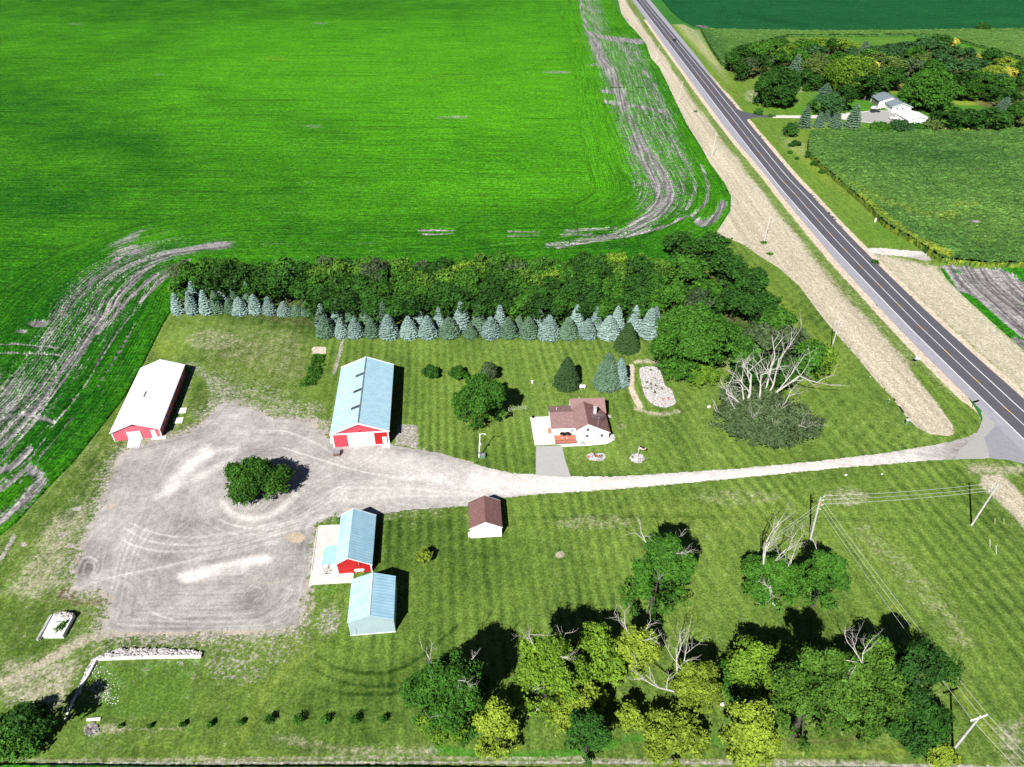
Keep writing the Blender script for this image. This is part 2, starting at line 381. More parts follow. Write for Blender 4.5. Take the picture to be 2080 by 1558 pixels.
# ------------------------------------------------------------------ ground painting
def paint(U, V, spec):
    out = {}
    for a, val, kind, data, r in spec:
        o = out.setdefault(a, np.zeros(U.shape))
        if kind == 'B':
            u, v, ru, rv = data; q = ((U-u)/ru)**2+((V-v)/rv)**2; wgt = np.clip((1-q)*1.6, 0, 1)
        else:
            P_ = np.asarray(data, float); pad = r*1.1+2
            m = (U > P_[:, 0].min()-pad) & (U < P_[:, 0].max()+pad) & (V > P_[:, 1].min()-pad) & (V < P_[:, 1].max()+pad)
            wgt = np.zeros(U.shape)
            if m.any():
                um, vm = U[m], V[m]
                if kind == 'L':
                    d = segdist(um, vm, spl(data, 4) if len(data) > 2 else data)[0]; x = np.clip(1-d/r, 0, 1); wgt[m] = x*x*(3-2*x) if r > 6 else np.clip(x*1.6, 0, 1)
                else:
                    d = segdist(um, vm, data, True)[0]; ins = inpoly(um, vm, data)
                    wgt[m] = np.clip(.5+np.where(ins, d, -d)/(2*r), 0, 1)
        if a in ('tint', 'light'): o += val*wgt
        elif val < 0: o *= (1+val*wgt)
        else: np.maximum(o, val*wgt, out=o)
    return out
def sheet(name, poly, res, z, mat, spec, names, rect=None, excl=(), rag=0.0, zfun=None, post=None, ragf=1.3):
    poly = np.asarray(poly, float)
    x0, y0 = poly.min(0); x1, y1 = poly.max(0)
    if rect: x0 = max(x0, rect[0]); x1 = min(x1, rect[1]); y0 = max(y0, rect[2]); y1 = min(y1, rect[3])
    if rect: gx0, gy0 = rect[0]+math.floor((x0-rect[0])/res)*res, rect[2]+math.floor((y0-rect[2])/res)*res
    else: gx0, gy0 = x0, y0
    nx = int(math.ceil((x1-gx0)/res-1e-6)); ny = int(math.ceil((y1-gy0)/res-1e-6))
    cx, cy = np.meshgrid(gx0+(np.arange(nx)+.5)*res, gy0+(np.arange(ny)+.5)*res, indexing='xy')
    keep = inpoly(cx, cy, poly)
    if rag > 0:
        dd, _, _, _, _ = segdist(cx, cy, poly, True)
        sdv = np.where(keep, dd, -dd)+(fbm(cx*ragf, cy*ragf, 3)-.5)*2*rag*np.where(name != 'gravel_yard', 1.0, np.where(cx < -30, 4.0, .45))
        keep = sdv > 0
    if rect: keep &= (cx > rect[0]) & (cx < rect[1]) & (cy > rect[2]) & (cy < rect[3])
    for e in excl: keep &= ~((cx > e[0]) & (cx < e[1]) & (cy > e[2]) & (cy < e[3]))
    jj, ii = np.nonzero(keep); W = nx+1
    F = np.stack([jj*W+ii, jj*W+ii+1, (jj+1)*W+ii+1, (jj+1)*W+ii], 1)
    used, inv = np.unique(F.ravel(), return_inverse=True); F = inv.reshape(-1, 4)
    X = gx0+(used % W)*res; Y = gy0+(used//W)*res
    if rag <= 0:                                  # pull rim vertices onto the outline
        for e0 in range(0, len(X), 400000):
            sl = slice(e0, e0+400000)
            d, _, _, px, py = segdist(X[sl], Y[sl], poly, True); m = d < .72*res
            X[sl] = np.where(m, px, X[sl]); Y[sl] = np.where(m, py, Y[sl])
    U, V = UV(X, Y); at = paint(U, V, spec)
    for n_ in names: at.setdefault(n_, np.zeros(X.shape))
    if post: post(X, Y, U, V, at)
    Z = np.full(X.shape, float(z)) if zfun is None else zfun(X, Y, U, V, at)
    o = npmesh(name, np.stack([X, Y, Z], 1), F, mat, attrs={k: at[k] for k in names})
    return o
GA = ['tint', 'lush', 'yel', 'straw', 'dirt', 'brown', 'sand']
VA = ['light', 'clod', 'tan', 'green']
FA = ['s', 't', 'soil', 'tint', 'yel']
# ---- base plain reaching the horizon
g = MB(); S = 9000
g.add([(-S, -S, 0), (S, -S, 0), (S, S, 0), (-S, S, 0)], [(0, 1, 2, 3)])
tag(g.build('ground', M('plain', (.03, .16, .02), (.06, .20, .03), .01, .95)), kind='structure')
# ---- road lines surveyed from the photograph
LF = [(1291.6, 0), (1383, 120), (1480, 248), (1560, 350), (1600, 399), (1690, 500), (1832.4, 650), (1880, 698), (1984, 800), (2080, 893), (2300, 1106), (2700, 1500)]
CF = [(1298.5, 0), (1393.7, 120), (1480, 231), (1574.4, 350), (1614, 394), (1709, 500), (1855, 650), (1880, 674.5), (2011.4, 800), (2080, 864), (2300, 1069), (2700, 1440)]
RF = [(1305.5, 0), (1404.8, 120), (1480, 213.5), (1591, 350), (1637, 399), (1730.5, 500), (1879, 650), (2039.4, 800), (2080, 837), (2300, 1037), (2700, 1400)]
RE = [(1311, 0), (1411, 120), (1497, 220), (1515.6, 243), (1605, 350), (1651, 399), (1746, 500), (1900.5, 650), (2067.8, 800), (2080, 811), (2300, 1009), (2700, 1370)]
LS = [(1285.4, 0), (1371.7, 120), (1480, 266), (1540, 336), (1600, 411), (1671, 496), (1700, 530), (1809, 648), (1880, 721), (1958, 798), (2062, 900), (2300, 1128), (2700, 1530)]
def ext(p):                                       # carry a line on to the north
    (x0, y0), (x1, y1) = p[0], p[1]; k = (x1-x0)/(y1-y0)
    return [(x0-k*150*1.0, y0-150), (x0-k*75, y0-75)]+list(p)
VS = np.concatenate([np.linspace(-150, 0, 12)[:-1], np.linspace(0, 1370, 90)])
def line_at(p): 
    q = spl(ext(p), 5); return np.interp(VS, q[:, 1], q[:, 0])
def ribbon(name, ua, ub, z, mat, parent=None, lo=None, hi=None):
    m = np.ones(len(VS), bool)
    if lo is not None: m &= VS >= lo
    if hi is not None: m &= VS <= hi
    A = Gn(np.stack([ua[m], VS[m]], 1)); B = Gn(np.stack([ub[m], VS[m]], 1)); n = len(A)
    V_ = np.concatenate([np.c_[A, np.full(n, z)], np.c_[B, np.full(n, z)]])
    F_ = [(i+1, i, n+i, n+i+1) for i in range(n-1)]
    return npmesh(name, V_, [f[::-1] for f in F_], mat, parent)
def world_line(p, off=0.0):                       # centre line in metres, offset sideways
    q = Gn(np.stack([line_at(p), VS], 1)); d = np.gradient(q, axis=0); d /= np.linalg.norm(d, axis=1)[:, None]
    return q+np.stack([-d[:, 1], d[:, 0]], 1)*off
def wribbon(name, p, wd, z, mat, parent, dash=None):
    a = world_line(p, -wd/2); b = world_line(p, wd/2)
    if dash:                                      # resample to dashes
        c = world_line(p); L = np.r_[0, np.cumsum(np.linalg.norm(np.diff(c, axis=0), axis=1))]
        V_ = []; F_ = []; x = 0.0
        while x+dash[0] < L[-1]:
            k = len(V_)
            for t in (x, x+dash[0]):
                for q in (a, b): V_.append((np.interp(t, L, q[:, 0]), np.interp(t, L, q[:, 1]), z))
            F_.append((k, k+1, k+3, k+2)); x += dash[0]+dash[1]
        return npmesh(name, V_, F_, mat, parent)
    n = len(a); V_ = np.concatenate([np.c_[a, np.full(n, z)], np.c_[b, np.full(n, z)]])
    return npmesh(name, V_, [(i, i+1, n+i+1, n+i) for i in range(n-1)], mat, parent)
uL, uR, uE, uS, uC = line_at(LF), line_at(RF), line_at(RE), line_at(LS), line_at(CF)
road = tag(ribbon('road', uL, uE, .060, ASPH), kind='structure')
# ---- shoulder: wider old pavement on the west side
tag(ribbon('road_shoulder', uS-1.5, uL+.4, .054, ASPHG), kind='structure')
far_e = np.interp(VS, [-200, 0, 120, 180, 2000], [14, 9.5, 8.5, 0.0, 0.0])
tag(ribbon('road_shoulder', uE-.3, uE+far_e, .054, ASPHG, hi=180), kind='structure')
m1 = wribbon('edge_line', LF, .26, .066, PAINTW, road); m2 = wribbon('edge_line', RF, .24, .066, PAINTW, road)
m3 = wribbon('centre_line', CF, .17, .066, PAINTW, road); m4 = wribbon('centre_dash', CF, .20, .072, PAINTY, road, dash=(3.0, 9.0))
# ---- tracks worn into the asphalt of the west lane
ax = [(u, v) for u, v in zip(uL[11:]*.45+uC[11:]*.55, VS[11:])]
# ------------------------------------------------------------------ lawns
def lin_tint(X, Y, az, per): a = R(az); s = X*math.cos(a)-Y*math.sin(a); return np.sin(2*math.pi*s/per)
DRIVE = [(1985, 878), (1965, 888), (1930, 897), (1880, 907), (1800, 920), (1650, 938), (1500, 952), (1350, 962), (1250, 968), (1160, 968), (1118, 966), (1090, 963), (1040, 962), (990, 950), (940, 935), (900, 922), (850, 913), (795, 905),
         (790, 897), (676, 900), (660, 878), (640, 852), (560, 848), (500, 825), (455, 812), (425, 845), (400, 870), (345, 888), (300, 898), (262, 910), (240, 930), (222, 975), (205, 1020), (190, 1060), (165, 1110), (150, 1160), (150, 1195), (200, 1203), (228, 1215), (215, 1262),
         (203, 1280), (240, 1291), (400, 1289), (520, 1288), (585, 1280), (608, 1262), (620, 1225), (628, 1180), (634, 1130), (640, 1070), (690, 1043), (760, 1046), (830, 1036), (950, 1028), (1020, 1011), (1100, 1004), (1300, 990), (1500, 971), (1700, 951), (1880, 936), (1960, 932), (2010, 931), (2000, 900)]
DW = Gn(DRIVE)
def lawn_post(X, Y, U, V, at):
    j = (fbm(X*.05, Y*.05, 5)-.5)*120; X0, Y0 = X, Y; X = X+.9*(fbm(X*.07, Y*.03, 15)-.5)*2
    s = np.where(U+j < 1330, lin_tint(X, Y, -5.5, 1.9), np.where(U+j*.5+(V-1000)*.2 < 1620, lin_tint(X, Y, -16, 2.2), lin_tint(X, Y, -9, 2.4)))
    amp = .08+.58*fbm(X*.06, Y*.06, 9)**1.7
    amp = np.where((U < 660) & (V > 640), amp*.4, amp)
    ur = (V > 500) & (V < 900) & (U > 1420)
    s2 = .5*lin_tint(X, Y, -3, 2.4)+.6*lin_tint(X, Y, 48, 2.8)
    s = np.where(ur, s2, s)
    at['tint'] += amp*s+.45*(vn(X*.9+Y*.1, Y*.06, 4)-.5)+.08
    X, Y = X0, Y0; lf_ = np.clip((640-U)/120, 0, 1)*(V > 640)
    at['brown'] = np.maximum(at['brown'], .36*lf_*fbm(X*.09, Y*.09, 61)); at['straw'] = np.maximum(at['straw'], .34*lf_*fbm(X*.07, Y*.07, 62)); at['straw'] = np.maximum(at['straw'], .16*fbm(X*.05, Y*.05, 63)*(U > 1100))
    # gravel spilling onto the grass at the yard's rim
    d = np.full(X.shape, 50.)
    m = (U < 900) & (V > 700) & (V < 1400)
    d[m] = segdist(X[m], Y[m], DW, True)[0]
    fade = np.where(U < 640, .52, .32)
    at['dirt'] = np.maximum(at['dirt'], (fade+.10)*np.exp(-d/4.2))
    at['straw'] = np.maximum(at['straw'], np.where(U < 640, .45, .15)*np.exp(-d/7.0))
LAWN = [(360, 612), (350, 629), (333, 656), (293, 737), (256, 804), (202, 871), (161, 924), (101, 988), (34, 1062), (0, 1089), (-60, 1150), (-400, 1545), (-400, 1640), (2300, 1640), (2300, 1120), (2060, 930), (1985, 845), (1880, 740), (1700, 560), (1600, 440), (1560, 400), (1448, 470), (1400, 500), (1340, 560), (900, 585), (440, 585), (385, 570)]
LSPEC = [
 ('tint', .28, 'A', [(700, 690), (1330, 690), (1330, 960), (860, 900), (830, 700)], 12), ('tint', .25, 'A', [(1400, 740), (1720, 700), (1960, 890), (1400, 960)], 20),
 ('yel', .42, 'A', [(1480, 520), (1530, 520), (1700, 690), (1730, 760), (1640, 800)], 20),
 ('tint', .22, 'A', [(1000, 1020), (1900, 950), (1900, 1250), (1250, 1270), (1100, 1150)], 30), ('yel', .30, 'B', (1420, 1050, 240, 60), 0), ('straw', .30, 'B', (1500, 1010, 120, 22), 0),
 ('straw', .42, 'B', (1720, 1010, 60, 25), 0), ('yel', .45, 'L', [(1820, 1240), (1880, 1320), (1960, 1420), (2030, 1500)], 45), ('straw', .30, 'L', [(1750, 1080), (1860, 1180), (1960, 1300)], 60),
 ('yel', .35, 'B', (1150, 985, 180, 30), 0), ('straw', .34, 'B', (1210, 1060, 110, 20), 0),
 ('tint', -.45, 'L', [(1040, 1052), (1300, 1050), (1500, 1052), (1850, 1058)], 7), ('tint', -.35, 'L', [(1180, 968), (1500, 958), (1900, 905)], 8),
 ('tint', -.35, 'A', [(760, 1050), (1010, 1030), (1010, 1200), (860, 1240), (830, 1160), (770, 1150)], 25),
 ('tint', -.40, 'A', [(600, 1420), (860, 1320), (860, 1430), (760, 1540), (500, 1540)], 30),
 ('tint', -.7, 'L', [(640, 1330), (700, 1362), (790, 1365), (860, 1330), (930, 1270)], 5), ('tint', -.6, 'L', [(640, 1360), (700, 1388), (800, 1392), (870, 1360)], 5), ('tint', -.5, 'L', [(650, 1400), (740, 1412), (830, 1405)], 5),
 ('straw', .40, 'L', [(560, 1500), (700, 1525), (880, 1525)], 26), ('yel', .45, 'L', [(620, 1330), (560, 1380), (520, 1440), (480, 1520)], 26), ('yel', .4, 'B', (600, 1310, 60, 20), 0),
 ('straw', .5, 'A', [(2010, 1480), (2080, 1450), (2080, 1558), (2040, 1558)], 20),
 ('lush', .75, 'L', [(880, 1520), (1000, 1535), (1150, 1530), (1250, 1510)], 22), ('lush', .7, 'L', [(1270, 1500), (1420, 1500), (1560, 1520)], 20), ('yel', .6, 'L', [(1560, 1530), (1700, 1530), (1860, 1525)], 16), ('brown', .6, 'L', [(1560, 1500), (1650, 1508), (1740, 1500)], 14), ('brown', .45, 'L', [(1750, 1500), (1850, 1520)], 14),
 ('dirt', .95, 'L', [(-50, 1552), (600, 1550), (1200, 1549), (1700, 1553), (2100, 1560)], 7), ('straw', .5, 'L', [(0, 1545), (900, 1540), (1800, 1548)], 6),
 ('sand', .9, 'L', [(1283, 745), (1283, 790), (1300, 825)], 13), ('straw', .7, 'L', [(1290, 735), (1330, 735), (1380, 755)], 8), ('straw', .6, 'L', [(1290, 830), (1340, 842), (1380, 835)], 9),
 ('straw', 1.0, 'B', (1137, 1127, 11, 8), 0), ('tint', -.5, 'B', (1137, 1125, 24, 15), 0), ('lush', .35, 'B', (1137, 1125, 26, 17), 0),
 ('straw', 1.0, 'A', [(1995, 965), (2030, 962), (2060, 985), (2110, 1050), (2110, 1110), (2060, 1050), (1990, 985)], 5), ('straw', .6, 'A', [(1960, 940), (2080, 945), (2080, 965), (2000, 965), (1965, 960)], 8), ('brown', .55, 'L', [(2040, 1000), (2075, 1040), (2090, 1080)], 16),
 # west lot
 ('straw', .30, 'A', [(380, 655), (620, 650), (640, 760), (600, 800), (430, 740), (370, 700)], 30), ('tint', .4, 'B', (360, 700, 50, 40), 0), ('yel', .5, 'B', (335, 710, 30, 25), 0), ('straw', .40, 'B', (430, 690, 70, 30), 0), ('dirt', .52, 'A', [(388, 745), (450, 745), (520, 800), (600, 825), (650, 840), (650, 860), (400, 880), (380, 830)], 22), ('dirt', .40, 'A', [(400, 725), (560, 760), (660, 830), (640, 850), (400, 820)], 30), ('brown', .45, 'A', [(380, 660), (640, 660), (640, 800), (420, 760)], 40),
 ('dirt', .50, 'L', [(385, 742), (420, 760), (450, 790), (520, 820), (620, 840)], 26), ('dirt', .55, 'L', [(392, 745), (380, 790), (368, 830)], 8), ('dirt', .46, 'L', [(480, 790), (560, 815), (650, 830)], 34), ('tint', -.5, 'B', (405, 810, 28, 45), 0), ('dirt', -.9, 'B', (405, 800, 22, 38), 0),
 ('sand', .40, 'B', (655, 872, 22, 16), 0), ('dirt', .6, 'A', [(640, 850), (676, 850), (676, 905), (650, 900)], 8), ('brown', .6, 'B', (395, 868, 40, 12), 0),
 ('tint', -.35, 'A', [(170, 930), (260, 900), (240, 960), (190, 1040), (60, 1090), (40, 1075)], 12), ('yel', .35, 'B', (210, 925, 22, 22), 0),
 ('dirt', 1.0, 'L', [(28, 1090), (14, 1115), (2, 1135)], 9), ('dirt', 1.0, 'B', (125, 1086, 13, 6), 0), ('dirt', .95, 'B', (48, 1107, 9, 6), 0), ('dirt', 1.0, 'B', (156, 1034, 13, 5), 0), ('dirt', .9, 'B', (146, 1108, 10, 6), 0), ('dirt', .9, 'B', (187, 1066, 9, 8), 0), ('lush', .4, 'B', (156, 1034, 34, 13), 0), ('lush', .4, 'B', (95, 1110, 20, 10), 0),
 ('straw', .50, 'A', [(90, 1050), (200, 1000), (190, 1060), (150, 1120), (130, 1200), (60, 1230), (0, 1200), (60, 1120)], 20), ('dirt', .36, 'A', [(120, 1050), (200, 1000), (190, 1060), (150, 1110), (110, 1100)], 12),
 ('brown', .9, 'B', (138, 1208, 30, 16), 0), ('brown', .8, 'L', [(150, 1225), (200, 1222), (240, 1222)], 13), ('brown', .5, 'B', (150, 1245, 60, 12), 0), ('sand', .25, 'B', (210, 1010, 20, 40), 0),
 ('straw', .75, 'L', [(-40, 1400), (40, 1372), (110, 1335), (170, 1300), (230, 1286)], 26), ('sand', .30, 'L', [(100, 1345), (160, 1305), (220, 1285)], 14),
 ('straw', .55, 'A', [(0, 1340), (90, 1330), (180, 1330), (130, 1450), (60, 1440), (0, 1430)], 20), ('dirt', .42, 'A', [(0, 1410), (60, 1400), (110, 1440), (60, 1450), (0, 1450)], 15), ('dirt', .37, 'A', [(0, 1370), (130, 1330), (170, 1350), (120, 1420)], 20),
 ('lush', .45, 'A', [(195, 1345), (405, 1338), (380, 1455), (150, 1460)], 8), ('dirt', .47, 'B', (205, 1400, 32, 30), 0), ('dirt', .42, 'L', [(400, 1340), (392, 1380), (380, 1415)], 9), ('dirt', .55, 'B', (365, 1346, 14, 6), 0), ('brown', .6, 'B', (340, 1448, 18, 6), 0),
 ('dirt', .42, 'A', [(410, 1310), (620, 1295), (600, 1330), (520, 1400), (420, 1390)], 18), ('dirt', .36, 'A', [(540, 1300), (640, 1240), (700, 1240), (660, 1310), (560, 1340)], 18),
 ('dirt', .55, 'A', [(645, 1235), (690, 1215), (700, 1270), (670, 1300), (640, 1290)], 12), ('lush', .35, 'B', (660, 1195, 45, 18), 0),
 ('dirt', .75, 'B', (187, 1482, 22, 17), 0), ('tan', 0, 'B', (0, 0, 1, 1), 0), ('straw', .5, 'B', (230, 1480, 40, 14), 0), ('straw', .4, 'L', [(245, 1478), (320, 1482), (380, 1476)], 8), ('yel', .35, 'L', [(250, 1510), (400, 1520), (560, 1530)], 18), ('lush', .4, 'B', (390, 1480, 14, 16), 0), ('lush', .3, 'B', (200, 1505, 40, 12), 0),
 ('tint', -.35, 'A', [(0, 1230), (140, 1240), (170, 1290), (60, 1340), (0, 1330)], 14), ('tint', -.3, 'A', [(210, 1300), (420, 1296), (420, 1320), (200, 1325)], 6),
 ('sand', .8, 'A', [(634, 704), (663, 704), (662, 719), (633, 719)], 1.5), ('dirt', .75, 'L', [(696, 692), (688, 725), (678, 757)], 6), ('dirt', .8, 'A', [(806, 862), (850, 862), (850, 912), (800, 905)], 4),
 ('sand', .5, 'L', [(900, 926), (930, 934), (960, 941)], 6), ('brown', .35, 'B', (1545, 745, 22, 30), 0), ('straw', .35, 'B', (1480, 740, 16, 24), 0), ('straw', .4, 'B', (1262, 866, 14, 8), 0),
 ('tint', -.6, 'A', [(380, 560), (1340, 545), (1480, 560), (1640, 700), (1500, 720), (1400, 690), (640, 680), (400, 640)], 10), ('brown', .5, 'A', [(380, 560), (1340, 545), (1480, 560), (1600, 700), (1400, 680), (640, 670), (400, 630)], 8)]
LSPEC = [x for x in LSPEC if x[0] != 'tan']
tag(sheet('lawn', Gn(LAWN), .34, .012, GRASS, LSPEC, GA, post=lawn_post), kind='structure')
# ------------------------------------------------------------------ gravel yard and drive
def tr(pts, off=(0,), val=.5, r=2.0): return [('light', val, 'L', [(x+o, y+o*.35) for x, y in pts], r) for o in off]
GSPEC = [('light', 1.3, 'L', [(372, 1172), (420, 1160), (470, 1148), (540, 1135)], 17), ('light', .6, 'L', [(380, 1178), (430, 1172), (500, 1158)], 12), ('light', 1.0, 'L', [(340, 990), (380, 950), (420, 915)], 22), ('light', .6, 'L', [(400, 935), (450, 915), (480, 912)], 12), ('light', .5, 'L', [(320, 1010), (370, 985), (440, 950), (470, 930)], 14),
 ('light', .75, 'L', [(452, 1020), (480, 1048), (530, 1052), (570, 1035), (600, 1005)], 12), ('light', .7, 'L', [(980, 975), (1100, 986), (1300, 978), (1500, 962), (1700, 945), (1900, 925)], 42), ('light', .45, 'L', [(700, 925), (850, 955), (1000, 985), (1200, 985)], 36), ('light', .4, 'L', [(690, 1000), (800, 1000), (950, 990)], 40),
 ('light', .55, 'L', [(1100, 990), (1300, 981), (1500, 965), (1700, 948)], 12), ('light', -.45, 'L', [(1880, 925), (1940, 915), (1985, 900)], 26), ('light', -.35, 'B', (190, 1130, 50, 45), 0), ('light', -.45, 'B', (170, 1155, 22, 26), 0),
 ('light', -.2, 'A', [(260, 1130), (600, 1120), (600, 1270), (240, 1270)], 30), ('light', -.15, 'A', [(240, 1080), (420, 1060), (560, 1090), (330, 1140), (230, 1190)], 14),
 ('clod', .30, 'L', [(300, 1000), (340, 1040), (400, 1025), (450, 1010)], 18), ('clod', .28, 'L', [(240, 930), (300, 920), (360, 905)], 20), ('clod', .3, 'L', [(612, 1110), (622, 1170), (600, 1260)], 16), ('clod', .25, 'L', [(260, 1225), (400, 1210), (520, 1220)], 20), ('clod', .24, 'L', [(360, 1140), (450, 1120), (560, 1120)], 14), ('clod', .3, 'L', [(180, 1070), (210, 1030), (240, 1040)], 14), ('clod', .3, 'L', [(560, 860), (640, 865)], 14), ('clod', .25, 'B', (680, 905, 20, 8), 0),
 ('green', .30, 'L', [(340, 1015), (350, 1030)], 12), ('green', .3, 'L', [(225, 990), (212, 1040)], 9), ('green', .35, 'L', [(660, 1045), (800, 1042), (950, 1030)], 5), ('green', .35, 'B', (655, 885, 12, 20), 0), ('green', .4, 'L', [(205, 1205), (240, 1210), (215, 1250)], 8),
 ('tan', .7, 'B', (600, 1092, 26, 16), 0), ('tan', .7, 'L', [(160, 1110), (150, 1150), (140, 1190)], 7), ('tan', .6, 'L', [(230, 1288), (400, 1286), (590, 1282)], 6), ('tan', .6, 'L', [(626, 1200), (615, 1260)], 7), ('tan', .5, 'B', (650, 862, 30, 12), 0), ('tan', .7, 'B', (712, 1036, 16, 5), 0), ('tan', .45, 'L', [(440, 1155), (520, 1185), (580, 1180)], 12), ('tan', .5, 'B', (230, 1030, 24, 14), 0)]
GSPEC += tr([(236, 1083), (262, 1105), (330, 1119), (430, 1113), (520, 1092), (620, 1062), (720, 1035)], (0, 8), .42)
GSPEC += tr([(250, 1072), (300, 1098), (380, 1106), (470, 1095), (580, 1062), (660, 1045)], (0, 7), .38)
GSPEC += tr([(262, 1062), (320, 1084), (400, 1090), (500, 1075), (600, 1052)], (0, 7), .34)
GSPEC += tr([(226, 1202), (240, 1140), (262, 1085), (276, 1064)], (0, 9, 22, 32), .42)
GSPEC += tr([(300, 1195), (318, 1140), (345, 1090), (372, 1064)], (0, 9), .25)
GSPEC += tr([(158, 1196), (230, 1172), (330, 1152), (450, 1120), (580, 1082), (660, 1062)], (0,), .42)
GSPEC += tr([(222, 1174), (330, 1150), (420, 1132), (560, 1098)], (0, 7), .36)
GSPEC += tr([(268, 1150), (272, 1200), (300, 1240), (350, 1258)], (0, 6, 14), .3)
GSPEC += tr([(240, 1268), (400, 1274), (540, 1268), (600, 1240), (612, 1190)], (0,), .32)+tr([(260, 1256), (400, 1262), (530, 1256), (585, 1228)], (0, 7), .28)+tr([(280, 1244), (400, 1250), (520, 1244), (560, 1222), (590, 1190)], (0,), .25)
GSPEC += tr([(490, 1215), (512, 1190), (532, 1202), (515, 1222)], (0, 6), .3)+tr([(545, 1250), (575, 1220), (590, 1195)], (0, 5), .35)
GSPEC += tr([(420, 1010), (440, 1052), (500, 1072), (570, 1066), (640, 1030), (720, 985), (900, 965)], (0, 9, -9), .3)+tr([(395, 1000), (420, 1060), (480, 1085), (560, 1080)], (0, 8), .22)
GSPEC += tr([(318, 965), (332, 935), (345, 905)], (0, 8), .3)+tr([(470, 880), (560, 872), (640, 900), (700, 940)], (0, 8), .25)+tr([(560, 905), (640, 930), (750, 960), (900, 975)], (0, 9, 18), .25)+tr([(560, 1020), (650, 975), (750, 930), (770, 908)], (0, 9), .22)
GSPEC += tr([(690, 960), (700, 990), (690, 1020)], (0, 7), .2)+tr([(670, 990), (800, 990), (950, 1000), (1100, 990)], (0, 8), .2)+tr([(600, 1050), (760, 1010), (950, 1005), (1080, 997)], (0, 8), .22)
for k in range(5): GSPEC += tr([(150+k*6, 1160+k*2), (165+k*3, 1132+k*4), (190-k*2, 1128+k*5), (205-k*4, 1150), (185, 1178-k*3)], (0,), (-.3, .35)[k % 2], 2.5)
def grav_post(X, Y, U, V, at):
    d, al, _, _, _ = segdist(X, Y, DW, True); left = np.clip((-22-X)/14, 0, 1)
    w_ = d+1.2*(fbm(X*.08, Y*.08, 51)-.5)
    at['light'] += (.26*(vn(w_*2.3, al*.045, 52)-.5)+.30*(vn(w_*6.5, al*.08, 53)-.5))*(.4+.6*left)*np.clip(fbm(X*.06, Y*.06, 54)*2.4-.4, 0, 1)
    th = R(12); r_ = X*math.sin(th)+Y*math.cos(th); at['light'] += .45*(vn(r_*3.0, X*.05, 55)-.5)*(1-left)
    q = np.hypot(X+54, (Y-86)*1.25); at['light'] += .22*(vn(q*4.4, np.arctan2(Y-86, X+54)*1.5+9, 56)-.5)*left
    at['light'] += -.14*left-.02+.9*(fbm(X*.16, Y*.16, 57)-.5)*left
    at['clod'] = np.maximum(at['clod'], .12*left+.16*(fbm(X*.1, Y*.1, 58) > .55)*left)
    at['tan'] = np.maximum(at['tan'], .55*np.exp(-d/1.2)*left); at['green'] = np.maximum(at['green'], .30*np.exp(-d/1.5)*left)
tag(sheet('gravel_yard', DW, .24, .030, GRAVEL, GSPEC, VA, rag=.42, post=grav_post), kind='structure')
def flat(name, px, z, mat, th=0.0, kind='structure', smooth=0, **k):
    q = spl(px, smooth, True) if smooth else np.asarray(px, float)
    W_ = Gn(q); c = W_.mean(0); m = MB()
    poly = [(x-c[0], y-c[1]) for x, y in W_]
    a = sum(poly[i][0]*poly[(i+1) % len(poly)][1]-poly[(i+1) % len(poly)][0]*poly[i][1] for i in range(len(poly)))
    if a < 0: poly = poly[::-1]
    if th: m.prism(poly, 0, th)
    else: m.add([(x, y, 0) for x, y in poly], [tuple(range(len(poly)))])
    o = m.build(name, mat, loc=(c[0], c[1], z)); return tag(o, kind=kind, **k)
flat('road_apron', [(1975, 815), (1990, 826), (1998, 845), (1994, 866), (1984, 882), (1978, 893), (1996, 906), (2003, 922), (2012, 931), (2050, 935), (2110, 950), (2150, 960), (2062, 877), (1990, 807)], .042, ASPHO)
flat('road_apron', [(1992, 838), (2000, 832), (2020, 852), (2021, 866), (1998, 890), (2004, 905), (2010, 924), (1990, 932), (1940, 933), (1950, 912), (1976, 893), (1990, 868), (1996, 850)], .048, GRVL2)
flat('driveway_spur', [(1089, 907), (1141, 905), (1148, 935), (1160, 970), (1088, 965)], .046, TARD)
